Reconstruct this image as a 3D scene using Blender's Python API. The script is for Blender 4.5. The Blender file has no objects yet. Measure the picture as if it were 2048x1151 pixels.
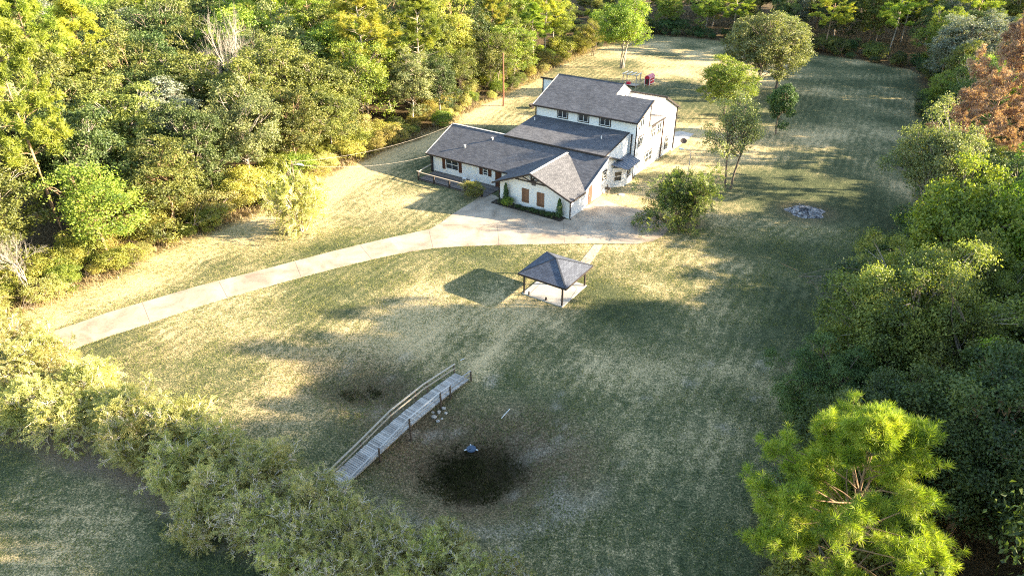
import bpy, math, random
import numpy as np
from mathutils import Vector
R_ = math.radians
scene = bpy.context.scene
col = scene.collection

# ---------------------------------------------------------------- camera
FPX, PITCH, CAMH = 1330.0, R_(30.85), 35.0
cam_d = bpy.data.cameras.new("camera")
cam = bpy.data.objects.new("camera", cam_d)
col.objects.link(cam)
cam.location = (0, 0, CAMH)
cam.rotation_euler = (math.pi / 2 - PITCH, 0, 0)
cam_d.sensor_width = 36.0
cam_d.lens = FPX / 2048 * 36.0
cam_d.clip_end = 3000
scene.camera = cam

# ---------------------------------------------------------------- light
SUN_EL, SUN_AZ = R_(17.5), R_(93.8)            # azimuth clockwise from +Y
world = bpy.data.worlds.new("World")
scene.world = world
world.use_nodes = True
wn = world.node_tree
bg = wn.nodes["Background"]
sky = wn.nodes.new("ShaderNodeTexSky")
sky.sky_type = 'NISHITA'
sky.sun_disc = False
sky.sun_elevation = SUN_EL
sky.sun_rotation = SUN_AZ
sky.air_density = 1.2
sky.dust_density = 0.8
wn.links.new(sky.outputs[0], bg.inputs[0])
bg.inputs[1].default_value = 0.09
sd = bpy.data.lights.new("sun", 'SUN')
sd.energy = 5.0
sd.angle = R_(0.6)
sd.color = (1.0, 0.83, 0.58)
sun = bpy.data.objects.new("sun", sd)
col.objects.link(sun)
sv = Vector((math.sin(SUN_AZ) * math.cos(SUN_EL), math.cos(SUN_AZ) * math.cos(SUN_EL), math.sin(SUN_EL)))
sun.rotation_euler = sv.to_track_quat('Z', 'Y').to_euler()
sun.location = (60, 0, 60)
scene.view_settings.view_transform = 'Standard'
scene.view_settings.look = 'None'
scene.view_settings.exposure = 2.78
scene.view_settings.gamma = 1.0
scene.cycles.use_denoising = False
scene.cycles.filter_width = 1.1
scene.cycles.sample_clamp_indirect = 4.0
scene.cycles.max_bounces = 6
scene.cycles.diffuse_bounces = 3
scene.cycles.glossy_bounces = 2
scene.cycles.transmission_bounces = 4
scene.cycles.transparent_max_bounces = 4

# ---------------------------------------------------------------- picture -> place helpers
cs, sn = math.cos(PITCH), math.sin(PITCH)
def ray(u, v):
    x = (u - 1024) / FPX; y = (v - 575.5) / FPX
    return x, cs - y * sn, -sn - y * cs
def G(u, v, z=0.0):
    x, y, w = ray(u, v); t = (z - CAMH) / w
    return x * t, y * t
def proj(p):
    x, y, z = p[0], p[1], p[2] - CAMH
    Z = y * cs - z * sn; Y = -(y * sn + z * cs)
    if Z < 0.5: return (-9999, -9999, Z)
    return 1024 + FPX * x / Z, 575.5 + FPX * Y / Z, Z
def height_at(x, y, vtop):                      # height of a vertical at (x,y) whose tip shows at row vtop
    lo, hi = 0.0, 34.0
    for _ in range(40):
        m = (lo + hi) / 2
        if proj((x, y, m))[1] > vtop: lo = m
        else: hi = m
    return lo

# ---------------------------------------------------------------- tagging helpers
def tag(o, label=None, cat=None, group=None, kind=None):
    if label: o['label'] = label
    if cat: o['category'] = cat
    if group: o['group'] = group
    if kind: o['kind'] = kind
    return o
def empty(name, loc=(0, 0, 0), rz=0.0, parent=None):
    o = bpy.data.objects.new(name, None)
    col.objects.link(o)
    o.location = loc; o.rotation_euler = (0, 0, rz); o.empty_display_size = 0.3
    if parent: o.parent = parent
    return o
def link_mesh(name, me, parent=None, loc=None, rz=0.0):
    o = bpy.data.objects.new(name, me)
    col.objects.link(o)
    if loc is not None: o.location = loc
    o.rotation_euler = (0, 0, rz)
    if parent: o.parent = parent
    return o

def np_mesh(name, V, F, mats, mi=None, smooth=False):
    """V (n,3); F (m,k) with constant k"""
    V = np.asarray(V, dtype=np.float32); F = np.asarray(F, dtype=np.int32)
    me = bpy.data.meshes.new(name)
    n, (m, k) = len(V), F.shape
    me.vertices.add(n); me.vertices.foreach_set('co', V.ravel())
    me.loops.add(m * k); me.loops.foreach_set('vertex_index', F.ravel())
    me.polygons.add(m)
    me.polygons.foreach_set('loop_start', np.arange(0, m * k, k, dtype=np.int32))
    me.polygons.foreach_set('loop_total', np.full(m, k, dtype=np.int32))
    if mi is not None: me.polygons.foreach_set('material_index', np.asarray(mi, dtype=np.int32))
    me.polygons.foreach_set('use_smooth', np.full(m, smooth))
    for mt in mats: me.materials.append(mt)
    me.update(calc_edges=True)
    return me

class MB:
    """collects shapes, built as one mesh object"""
    def __init__(s): s.v = []; s.f = []; s.m = []
    def add(s, vs, fs, mi=0):
        b = len(s.v); s.v += [tuple(map(float, p)) for p in vs]
        s.f += [tuple(b + i for i in f) for f in fs]; s.m += [mi] * len(fs)
        return s
    def box(s, x0, x1, y0, y1, z0, z1, mi=0):
        if x0 > x1: x0, x1 = x1, x0
        if y0 > y1: y0, y1 = y1, y0
        vs = [(x, y, z) for z in (z0, z1) for y in (y0, y1) for x in (x0, x1)]
        return s.add(vs, [(0, 2, 3, 1), (4, 5, 7, 6), (0, 1, 5, 4), (2, 6, 7, 3), (0, 4, 6, 2), (1, 3, 7, 5)], mi)
    def prism(s, poly, dvec, mi=0):                       # polygon of 3d points extruded by a vector
        n = len(poly); d = Vector(dvec)
        top = [tuple(Vector(p) + d) for p in poly]
        fs = [tuple(range(n))[::-1], tuple(range(n, 2 * n))]
        fs += [(i, (i + 1) % n, n + (i + 1) % n, n + i) for i in range(n)]
        return s.add(list(poly) + top, fs, mi)
    def tube(s, pts, r, n=6, mi=0, r1=None, cap=True):
        pts = [Vector(p) for p in pts]; k = len(pts)
        if r1 is None: r1 = r
        vs, fs = [], []
        for i, p in enumerate(pts):
            t = (pts[min(i + 1, k - 1)] - pts[max(i - 1, 0)]).normalized()
            a = t.cross(Vector((0, 0, 1)))
            if a.length < 1e-3: a = t.cross(Vector((1, 0, 0)))
            a.normalize(); b = t.cross(a)
            rr = r + (r1 - r) * i / max(1, k - 1)
            for j in range(n):
                w = 2 * math.pi * j / n
                vs.append(p + a * (rr * math.cos(w)) + b * (rr * math.sin(w)))
        for i in range(k - 1):
            for j in range(n):
                fs.append((i * n + j, i * n + (j + 1) % n, (i + 1) * n + (j + 1) % n, (i + 1) * n + j))
        if cap: fs += [tuple(range(n))[::-1], tuple(range((k - 1) * n, k * n))]
        return s.add(vs, fs, mi)
    def beam(s, p, q, w, h, mi=0, up=(0, 0, 1)):           # rectangular bar p->q
        p, q = Vector(p), Vector(q); t = (q - p).normalized(); u = Vector(up)
        a = t.cross(u)
        if a.length < 1e-3: a = t.cross(Vector((1, 0, 0)))
        a.normalize(); b = a.cross(t)
        vs = []
        for c in (p, q):
            for (i, j) in ((-1, -1), (1, -1), (1, 1), (-1, 1)):
                vs.append(c + a * (w / 2 * i) + b * (h / 2 * j))
        return s.add(vs, [(3, 2, 1, 0), (4, 5, 6, 7), (0, 1, 5, 4), (1, 2, 6, 5), (2, 3, 7, 6), (3, 0, 4, 7)], mi)
    def disc(s, c, r, h, n=20, mi=0, tilt=None):
        c = Vector(c); T = tilt or Vector((0, 0, 1))
        return s.tube([c, c + T.normalized() * h], r, n, mi)
    def build(s, name, mats, parent=None, loc=None, rz=0.0, smooth=False):
        me = bpy.data.meshes.new(name)
        me.from_pydata(s.v, [], s.f)
        if not isinstance(mats, (list, tuple)): mats = [mats]
        for m in mats: me.materials.append(m)
        me.polygons.foreach_set('material_index', s.m)
        if smooth: me.polygons.foreach_set('use_smooth', [True] * len(s.f))
        me.update()
        return link_mesh(name, me, parent, loc, rz)

# ---------------------------------------------------------------- materials
def mat(name):
    m = bpy.data.materials.new(name); m.use_nodes = True
    nt = m.node_tree
    return m, nt, nt.nodes["Principled BSDF"]
def N(nt, t, **kw):
    n = nt.nodes.new(t)
    for k, v in kw.items():
        if k.startswith('i_'):
            key = k[2:]
            n.inputs[int(key) if key.isdigit() else key.replace('_', ' ')].default_value = v
        else: setattr(n, k, v)
    return n
def ramp(nt, stops, interp='LINEAR'):
    r = nt.nodes.new("ShaderNodeValToRGB"); r.color_ramp.interpolation = interp
    e = r.color_ramp.elements
    while len(e) < len(stops): e.new(0.5)
    for el, (p, c) in zip(e, stops):
        el.position = p; el.color = (*c, 1) if len(c) == 3 else c
    return r
def mixc(nt, fac, a, b, mode='MIX'):
    n = nt.nodes.new("ShaderNodeMix"); n.data_type = 'RGBA'; n.blend_type = mode
    for sock, val in ((n.inputs[0], fac), (n.inputs[6], a), (n.inputs[7], b)):
        if isinstance(val, bpy.types.NodeSocket): nt.links.new(val, sock)
        elif isinstance(val, (int, float)): sock.default_value = val
        else: sock.default_value = (*val, 1)
    return n.outputs[2]
def math_(nt, op, a, b=0.0, clamp=False):
    n = nt.nodes.new("ShaderNodeMath"); n.operation = op; n.use_clamp = clamp
    for s_, v in ((n.inputs[0], a), (n.inputs[1], b)):
        if isinstance(v, bpy.types.NodeSocket): nt.links.new(v, s_)
        else: s_.default_value = v
    return n.outputs[0]
def noise(nt, scale, detail=4, rough=0.6, vec=None, dist=0.0):
    n = N(nt, "ShaderNodeTexNoise"); n.inputs['Scale'].default_value = scale
    n.inputs['Detail'].default_value = detail; n.inputs['Roughness'].default_value = rough
    n.inputs['Distortion'].default_value = dist
    if vec is not None: nt.links.new(vec, n.inputs['Vector'])
    return n.outputs['Fac']
def bump(nt, bsdf, h, strength=0.5, dist=0.05):
    b = N(nt, "ShaderNodeBump"); b.inputs['Strength'].default_value = strength; b.inputs['Distance'].default_value = dist
    nt.links.new(h, b.inputs['Height']); nt.links.new(b.outputs[0], bsdf.inputs['Normal'])
def plain(name, c, rough=0.7, var=0.15, sc=3.0, metallic=0.0, spec=0.3, bumpd=0.0, bsc=20):
    m, nt, b = mat(name)
    tc = N(nt, "ShaderNodeTexCoord")
    f = noise(nt, sc, 5, 0.65, tc.outputs['Object'])
    r = ramp(nt, [(0.3, tuple(x * (1 - var) for x in c)), (0.7, tuple(min(1, x * (1 + var)) for x in c))])
    nt.links.new(f, r.inputs[0]); nt.links.new(r.outputs[0], b.inputs['Base Color'])
    b.inputs['Roughness'].default_value = rough; b.inputs['Metallic'].default_value = metallic
    b.inputs['Specular IOR Level'].default_value = spec
    if bumpd: bump(nt, b, noise(nt, bsc, 4, .6, tc.outputs['Object']), 0.6, bumpd)
    return m
def leafmat(name, cols, trans=0.35, rough=0.55, objvar=0.25, spec=True):
    """leaf colour varies per leaf and a little per tree"""
    m = bpy.data.materials.new(name); m.use_nodes = True; nt = m.node_tree
    nt.nodes.clear()
    out = N(nt, "ShaderNodeOutputMaterial")
    geo = N(nt, "ShaderNodeNewGeometry"); oi = N(nt, "ShaderNodeObjectInfo")
    tc = N(nt, "ShaderNodeTexCoord")
    nz = noise(nt, 0.45, 2, .5, tc.outputs['Object'])
    f = math_(nt, 'ADD', math_(nt, 'MULTIPLY', geo.outputs['Random Per Island'], 0.6), math_(nt, 'MULTIPLY', math_(nt, 'SUBTRACT', nz, 0.5), 1.5))
    f = math_(nt, 'ADD', f, 0.2)
    r = ramp(nt, [(i / (len(cols) - 1), c) for i, c in enumerate(cols)])
    nt.links.new(f, r.inputs[0])
    hsv = N(nt, "ShaderNodeHueSaturation")
    nt.links.new(r.outputs[0], hsv.inputs['Color'])
    nt.links.new(math_(nt, 'ADD', math_(nt, 'MULTIPLY', oi.outputs['Random'], objvar * 1.6), 1 - objvar * .8), hsv.inputs['Value'])
    nt.links.new(math_(nt, 'ADD', math_(nt, 'MULTIPLY', oi.outputs['Random'], 0.026), 0.487), hsv.inputs['Hue'])
    d = N(nt, "ShaderNodeBsdfDiffuse"); t = N(nt, "ShaderNodeBsdfTranslucent"); g = N(nt, "ShaderNodeBsdfGlossy")
    g.inputs['Roughness'].default_value = rough
    g.inputs['Color'].default_value = (1, 1, 1, 1)
    nt.links.new(hsv.outputs[0], d.inputs[0])
    nt.links.new(mixc(nt, 1.0, hsv.outputs[0], (1.15, 1.25, 0.5), 'MULTIPLY'), t.inputs[0])
    mx = N(nt, "ShaderNodeMixShader"); mx.inputs[0].default_value = trans
    nt.links.new(d.outputs[0], mx.inputs[1]); nt.links.new(t.outputs[0], mx.inputs[2])
    m2 = N(nt, "ShaderNodeMixShader"); m2.inputs[0].default_value = 0.03 if spec else 0.0
    nt.links.new(mx.outputs[0], m2.inputs[1]); nt.links.new(g.outputs[0], m2.inputs[2])
    nt.links.new(m2.outputs[0], out.inputs[0])
    return m

M = {}
M['bark'] = plain('bark', (.16, .125, .095), .9, .45, 6, bumpd=.02)
M['bark_pale'] = plain('bark_pale', (.31, .265, .215), .9, .3, 5)
M['bark_pine'] = plain('bark_pine', (.27, .18, .11), .9, .4, 5)
M['twig'] = plain('twig', (.64, .56, .45), .9, .3, 4)
M['deadwood'] = plain('deadwood', (.36, .32, .275), .9, .2, 4)
M['leaf_olive'] = leafmat('leaf_olive', [(.040, .056, .012), (.095, .118, .024), (.20, .222, .044), (.34, .33, .075)])
M['leaf_dark'] = leafmat('leaf_dark', [(.022, .042, .014), (.05, .085, .02), (.09, .13, .03), (.15, .18, .05)], .25)
M['leaf_yellow'] = leafmat('leaf_yellow', [(.09, .11, .02), (.20, .22, .03), (.36, .34, .06), (.46, .39, .11)], .4)
M['leaf_autumn'] = leafmat('leaf_autumn', [(.15, .15, .03), (.32, .29, .05), (.46, .38, .10), (.48, .36, .16)], .35)
M['leaf_lime'] = leafmat('leaf_lime', [(.07, .12, .015), (.15, .22, .025), (.27, .33, .04), (.38, .40, .06)], .4)
M['leaf_willow'] = leafmat('leaf_willow', [(.07, .09, .035), (.14, .17, .06), (.25, .27, .10), (.36, .35, .15)], .35)
M['leaf_grey'] = leafmat('leaf_grey', [(.05, .065, .04), (.12, .14, .09), (.24, .25, .18), (.33, .34, .26)], .25)
M['leaf_crape'] = leafmat('leaf_crape', [(.17, .19, .045), (.36, .36, .10), (.54, .48, .18), (.63, .53, .28)], .4)
M['needle'] = leafmat('needle', [(.06, .10, .015), (.15, .21, .02), (.28, .33, .03), (.42, .42, .05)], .35)
M['needle_near'] = leafmat('needle_near', [(.06, .105, .014), (.17, .24, .022), (.32, .38, .03), (.47, .44, .07)], .36)
M['needle_gold'] = leafmat('needle_gold', [(.11, .15, .02), (.25, .28, .03), (.42, .40, .05), (.52, .42, .06)], .35)
M['needle_dead'] = leafmat('needle_dead', [(.24, .13, .08), (.42, .26, .17), (.56, .38, .27), (.62, .46, .34)], .3)
M['evergreen'] = leafmat('evergreen', [(.02, .05, .015), (.04, .09, .02), (.07, .14, .03), (.12, .2, .05)], .2)
M['drygrass'] = leafmat('drygrass', [(.22, .16, .08), (.36, .27, .13), (.48, .38, .20), (.30, .30, .09)], .3)
M['grass'] = leafmat('grass', [(.08, .12, .03), (.14, .17, .05), (.25, .24, .09), (.36, .31, .15)], .3, spec=False)
M['weed'] = leafmat('weed', [(.014, .018, .008), (.034, .038, .013), (.07, .07, .027), (.14, .105, .06)], .2, spec=False)

# ---------------------------------------------------------------- ground
rng = np.random.default_rng(7)
CLEAR = [(-49.4, 51.0), (-43.8, 57.7), (-41.3, 61.2), (-39.5, 67.6), (-35.2, 71.8), (-32.4, 76.9), (-29.6, 81.1), (-26.5, 89.6), (-22.3, 97.5), (-17.9, 103.2), (-12.2, 110.4), (-7.0, 124.6), (-1.4, 133.5), (6.7, 150.3), (11.2, 160.1), (22.9, 180.3), (40.4, 197.7), (51.6, 191.8), (72.5, 174.1), (81.8, 166.6), (90.7, 153.1), (79.4, 129.9), (62.1, 96.2), (50.3, 74.5), (41.5, 66.9), (33.5, 57.2), (28.3, 47.8), (22.4, 38.2), (17.9, 30.9), (14.6, 25.2), (14, 12), (0, 4), (-70, 4), (-70, 44)]
def vnoise(x, y, sc, seed=0):
    r = np.random.default_rng(seed); T = r.random((64, 64))
    X, Y = x / sc, y / sc
    xi, yi = np.floor(X).astype(int), np.floor(Y).astype(int)
    fx, fy = X - xi, Y - yi
    fx = fx * fx * (3 - 2 * fx); fy = fy * fy * (3 - 2 * fy)
    g = lambda i, j: T[i % 64, j % 64]
    return (g(xi, yi) * (1 - fx) * (1 - fy) + g(xi + 1, yi) * fx * (1 - fy) + g(xi, yi + 1) * (1 - fx) * fy + g(xi + 1, yi + 1) * fx * fy)
def fbm(x, y, sc, seed=0, o=4):
    a, t, s = 1.0, 0.0, 0.0
    for k in range(o):
        t = t + a * vnoise(x, y, sc / 2 ** k, seed + k); s += a; a *= .55
    return t / s
def sdist(x, y, poly):
    """signed distance to polygon, positive inside"""
    x = np.asarray(x, float); y = np.asarray(y, float)
    ins = np.zeros(x.shape, bool); dm = np.full(x.shape, 1e9)
    n = len(poly)
    for i in range(n):
        ax, ay = poly[i]; bx, by = poly[(i + 1) % n]
        dx, dy = bx - ax, by - ay
        t = np.clip(((x - ax) * dx + (y - ay) * dy) / (dx * dx + dy * dy), 0, 1)
        dm = np.minimum(dm, np.hypot(x - ax - t * dx, y - ay - t * dy))
        c = ((ay > y) != (by > y)) & (x < (bx - ax) * (y - ay) / (by - ay + 1e-12) + ax)
        ins ^= c
    return np.where(ins, dm, -dm)
def smooth(e0, e1, v):
    t = np.clip((v - e0) / (e1 - e0), 0, 1); return t * t * (3 - 2 * t)
def gauss(x, y, cx, cy, rx, ry, rot=0.0, p=2.0):
    c, s = math.cos(rot), math.sin(rot)
    u = ((x - cx) * c + (y - cy) * s) / rx; v = (-(x - cx) * s + (y - cy) * c) / ry
    return np.exp(-(u * u + v * v) ** (p / 2))
def ground_z(x, y):
    x = np.asarray(x, float); y = np.asarray(y, float)
    z = -1.05 * gauss(x, y, -2.9, 33.9, 6.2, 4.4, 0.05, 3) - 1.1 * gauss(x, y, -12.9, 43.3, 4.6, 3.0, -.2, 3)
    z -= .55 * gauss(x, y, -7.6, 38.4, 2.4, 4.0, .75, 2.5)
    z -= .55 * gauss(x, y, -2.7, 34.2, 3.9, 3.0, .05, 3)
    return z
def gz(x, y): return float(ground_z(np.array([x]), np.array([y]))[0])

DRIVE_UP = [(-60, 715), (60, 676), (150, 648), (215, 625), (300, 600), (395, 572), (490, 548), (590, 522), (655, 505), (720, 489), (790, 473), (860, 458), (880, 447), (905, 428), (945, 404), (972, 384), (992, 392), (1003, 400), (1045, 412), (1092, 426), (1137, 440), (1165, 418), (1197, 396), (1241, 411), (1285, 421), (1307, 430), (1325, 444), (1338, 458), (1326, 472), (1305, 482), (1275, 488)]
DRIVE_LO = [(1230, 487.5), (1180, 487), (1090, 488), (1000, 490), (935, 492), (870, 496), (815, 504), (760, 515), (680, 534), (600, 555), (520, 577), (440, 600), (370, 622), (300, 646), (215, 673), (130, 703), (40, 733), (-60, 770)]
driveway_poly = [G(u, v) for u, v in DRIVE_UP + DRIVE_LO]

def axis(lo, hi, step, far):
    a = list(np.arange(lo, hi + step, step))
    s, x = step, hi
    R1 = []
    while x < far: s *= 1.35; x += s; R1.append(x)
    s, x = step, lo; L1 = []
    while x > -far: s *= 1.35; x -= s; L1.append(x)
    return np.array(L1[::-1] + a + R1)
gx = axis(-62, 92, 0.55, 1500); gy = axis(10, 200, 0.55, 1500)
GX, GY = np.meshgrid(gx, gy); fx_, fy_ = GX.ravel(), GY.ravel()
nx_, ny_ = len(gx), len(gy)
idx = np.arange(nx_ * ny_).reshape(ny_, nx_)
F = np.stack([idx[:-1, :-1], idx[:-1, 1:], idx[1:, 1:], idx[1:, :-1]], -1).reshape(-1, 4)

sdc = sdist(fx_, fy_, CLEAR)
drive_sd = sdist(fx_, fy_, driveway_poly)
n1 = fbm(fx_, fy_, 9, 1); n2 = fbm(fx_, fy_, 3.2, 11); n3 = fbm(fx_ + fy_ * .5, fy_, 22, 21)
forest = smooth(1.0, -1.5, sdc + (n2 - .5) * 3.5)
# the dry strip between the woods and the driveway, and the golden patch behind the house
west = smooth(9, 2, sdc + (n1 - .5) * 6) * smooth(62, 0, fx_ + 30) * smooth(12, -2, fx_ - fy_ * .12 + 3)
dry = .46 + .06 * smooth(10, -10, fx_) + (n1 - .5) * 1.3 + (n3 - .5) * .8 + .75 * west
dry += .35 * gauss(fx_, fy_, -12, 50, 12, 7) + .30 * gauss(fx_, fy_, 35, 165, 30, 25)
dry += .25 * gauss(fx_, fy_, 25, 96, 9, 22, -.5)
dry -= .75 * gauss(fx_, fy_, -13.4, 43.6, 4.2, 2.6, -.2, 2.5) + .22 * smooth(38, 30, fy_) * smooth(-8, -16, fx_)
# foot-worn line from pavilion to bridge
pd = np.abs((fx_ + 3.6) * .92 - (fy_ - 43.5) * .40) ; along = (fx_ + 3.6) * .40 + (fy_ - 43.5) * .92
dry += .35 * np.exp(-(pd / 1.3) ** 2) * smooth(-1, 1, along) * smooth(16, 12, along)
basinA = gauss(fx_, fy_, -2.9, 33.8, 5.0, 3.5, .05, 3.5); basinB = gauss(fx_, fy_, -12.4, 43.0, 3.7, 2.0, -.2, 3)
basinA = gauss(fx_, fy_, -2.6, 34.4, 4.0, 3.0, .05, 2.4); wet = np.clip(basinA * (.15 + n2 * 1.35), 0, 1) + .35 * np.clip(basinB * (.3 + n2), 0, 1)
hedge_line = [G(u, v) for u, v in [(-60, 800), (120, 880), (330, 960), (520, 1045), (700, 1130), (900, 1235)]]
hd = np.full(fx_.shape, 1e9)
for (ax, ay), (bx, by) in zip(hedge_line[:-1], hedge_line[1:]):
    dx, dy = bx - ax, by - ay
    t = np.clip(((fx_ - ax) * dx + (fy_ - ay) * dy) / (dx * dx + dy * dy), 0, 1)
    hd = np.minimum(hd, np.hypot(fx_ - ax - t * dx, fy_ - ay - t * dy))
litter = np.clip(smooth(2.6, 1.2, hd + (n2 - .5) * 1.5) + .0, 0, 1)
bx_, by_ = G(1362, 448)
litter = np.maximum(litter, .9 * gauss(fx_, fy_, bx_, by_, 2.3, 1.6, 0, 3))
mud = 1.15 * gauss(fx_, fy_, -1.6, 34.6, 8.6, 6.2, .1, 4) * (.55 + .6 * n2) + .6 * gauss(fx_, fy_, -13.5, 43.5, 7.0, 4.6, -.2, 3) * (.5 + .6 * n2) + .5 * gauss(fx_, fy_, -9, 40, 5, 5, 0, 3) + .45 * gauss(fx_, fy_, -22, 47, 13, 4.5, -.1, 3) * n2 * smooth(.4, .6, n1)
rim = np.exp(-((np.hypot((fx_ + 1.6) / 8.6, (fy_ - 34.6) / 6.2) - 1.0) / .10) ** 2) * smooth(34, 29, fy_) * (.4 + 1.2 * n2)
bpx, bpy_ = G(1612, 424)
mud = np.maximum(mud, 1.0 * gauss(fx_, fy_, bpx, bpy_, 3.6, 3.2, 0, 3) * (.5 + .6 * n2))
bare = .75 * np.clip(.8 * rim + gauss(fx_, fy_, 3.2, 31.0, .9, 1.4, .3) * 1.2 + gauss(fx_, fy_, 1.0, 35.5, 3.4, .5, .3) * n2 * 1.6 + gauss(fx_, fy_, 0.6, 38, 2.2, 2.8) * smooth(.55, .8, n2), 0, 1)
bare = np.maximum(bare, .8 * smooth(.66, .82, fbm(fx_, fy_, 1.8, 55)) * smooth(52, 44, fy_) * (hd > 2.5) * smooth(-25, -10, fx_))
z = ground_z(fx_, fy_) + .05 * (n2 - .5) * smooth(.5, 3, -drive_sd) * smooth(70, 40, fy_) + .5 * forest * (n1 - .4) * smooth(-3, -8, sdc)
z = z - .10 * smooth(.0, -.6, -drive_sd)
# dish the ground a little lower beneath the slabs of house and pavilion
gme = np_mesh("ground", np.stack([fx_, fy_, z], 1), F, [], smooth=True)
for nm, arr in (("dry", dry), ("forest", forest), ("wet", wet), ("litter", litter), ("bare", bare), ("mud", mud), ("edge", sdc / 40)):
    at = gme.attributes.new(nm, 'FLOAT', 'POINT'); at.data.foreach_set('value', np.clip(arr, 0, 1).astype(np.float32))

def ground_mat():
    m, nt, b = mat('ground_grass')
    tc = N(nt, "ShaderNodeTexCoord"); O = tc.outputs['Object']
    A = {k: N(nt, "ShaderNodeAttribute", attribute_name=k).outputs['Fac'] for k in ("dry", "forest", "wet", "litter", "bare", "mud", "edge")}
    fine = noise(nt, 7.0, 5, .75, O); mid = noise(nt, 1.17, 6, .72, O, 1.6); big = noise(nt, .22, 3, .6, O, .4)
    mp = N(nt, "ShaderNodeMapping"); mp.inputs['Rotation'].default_value = (0, 0, R_(-38)); mp.inputs['Scale'].default_value = (.5, 1.9, 1)
    nt.links.new(O, mp.inputs[0]); streak = noise(nt, 1.5, 4, .7, mp.outputs[0], .3)
    # wheel lines left by mowing in rounds that follow the edge of the woods
    warp = math_(nt, 'ADD', math_(nt, 'MULTIPLY', A['edge'], 40 * 5.2), math_(nt, 'ADD', math_(nt, 'MULTIPLY', big, 12.0), math_(nt, 'MULTIPLY', mid, 2.0)))
    mow = math_(nt, 'MULTIPLY', math_(nt, 'ADD', math_(nt, 'SINE', warp), 1.0), .5)
    d = math_(nt, 'ADD', A['dry'], math_(nt, 'MULTIPLY', math_(nt, 'SUBTRACT', mid, .5), 1.5))
    d = math_(nt, 'ADD', d, math_(nt, 'MULTIPLY', math_(nt, 'SUBTRACT', fine, .5), 2.5))
    amp = math_(nt, 'MULTIPLY', math_(nt, 'SUBTRACT', noise(nt, .13, 3, .6, O, .5), .37), .9, True)
    d = math_(nt, 'ADD', d, math_(nt, 'MULTIPLY', math_(nt, 'SUBTRACT', mow, .5), amp))
    r = ramp(nt, [(0.0, (.040, .052, .024)), (.40, (.092, .104, .050)), (.66, (.19, .175, .088)), (1.0, (.54, .42, .23))])
    nt.links.new(d, r.inputs[0])
    c = r.outputs[0]
    # speckle: pale dead blades and dark gaps
    sp = noise(nt, 11.0, 4, .8, O)
    spr = ramp(nt, [(.32, (.35, .35, .35)), (.5, (1, 1, 1)), (.68, (1.7, 1.62, 1.5))]); nt.links.new(sp, spr.inputs[0])
    c = mixc(nt, 1.0, c, spr.outputs[0], 'MULTIPLY')
    mu = ramp(nt, [(.32, (.045, .030, .016)), (.5, (.15, .102, .058)), (.66, (.35, .26, .16))]); nt.links.new(fine, mu.inputs[0])
    c = mixc(nt, math_(nt, 'MULTIPLY', A['mud'], math_(nt, 'ADD', math_(nt, 'MULTIPLY', math_(nt, 'SUBTRACT', mid, .5), 3.4), .85, True), True), c, mu.outputs[0])
    bare_ = ramp(nt, [(.3, (.28, .22, .16)), (.7, (.52, .46, .38))]); nt.links.new(fine, bare_.inputs[0])
    bf = math_(nt, 'MULTIPLY', A['bare'], math_(nt, 'MULTIPLY', math_(nt, 'SUBTRACT', fine, .3), 2.6, True), True)
    c = mixc(nt, bf, c, bare_.outputs[0])
    lit = ramp(nt, [(.3, (.075, .052, .036)), (.5, (.20, .145, .10)), (.7, (.40, .32, .24))]); nt.links.new(sp, lit.inputs[0])
    c = mixc(nt, math_(nt, 'MULTIPLY', A['litter'], .92), c, lit.outputs[0])
    wt = ramp(nt, [(.35, (.018, .013, .008)), (.6, (.045, .036, .016)), (.8, (.11, .085, .05))]); nt.links.new(fine, wt.inputs[0])
    c = mixc(nt, math_(nt, 'MULTIPLY', A['wet'], 1.25, True), c, wt.outputs[0])
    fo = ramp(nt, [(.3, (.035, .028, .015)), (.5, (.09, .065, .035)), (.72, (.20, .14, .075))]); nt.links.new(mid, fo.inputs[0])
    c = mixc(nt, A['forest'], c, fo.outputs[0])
    nt.links.new(c, b.inputs['Base Color'])
    b.inputs['Roughness'].default_value = .95; b.inputs['Specular IOR Level'].default_value = .1
    hh = math_(nt, 'ADD', fine, math_(nt, 'MULTIPLY', mid, 1.2))
    bump(nt, b, hh, .85, .11)
    return m
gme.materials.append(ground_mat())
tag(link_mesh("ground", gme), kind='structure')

# driveway slab
def concrete(name, c1, c2, sc=.35):
    m, nt, b = mat(name)
    tc = N(nt, "ShaderNodeTexCoord"); O = tc.outputs['Object']
    f = math_(nt, 'ADD', math_(nt, 'MULTIPLY', noise(nt, sc, 5, .65, O, .5), .8), math_(nt, 'MULTIPLY', noise(nt, 5, 4, .7, O), .25))
    r = ramp(nt, [(.32, c1), (.62, c2)]); nt.links.new(f, r.inputs[0])
    nt.links.new(r.outputs[0], b.inputs['Base Color']); b.inputs['Roughness'].default_value = .85
    b.inputs['Specular IOR Level'].default_value = .2
    bump(nt, b, noise(nt, 25, 3, .6, O), .3, .01)
    return m
M['concrete'] = concrete('driveway_concrete', (.18, .14, .105), (.42, .345, .265))
M['concrete_slab'] = concrete('slab_concrete', (.33, .31, .28), (.47, .44, .40), .6)
M['concrete_pink'] = concrete('walk_concrete', (.30, .24, .19), (.42, .34, .28), .6)
M['joint'] = plain('joint', (.13, .11, .09), .9)
def slab(name, poly, z0, z1, m, **kw):
    b = MB(); b.prism([(x, y, z0) for x, y in poly], (0, 0, z1 - z0)); o = b.build(name, m)
    return tag(o, **kw)
slab('driveway', driveway_poly, -.12, .03, M['concrete'], kind='structure')
jb = MB()
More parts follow.
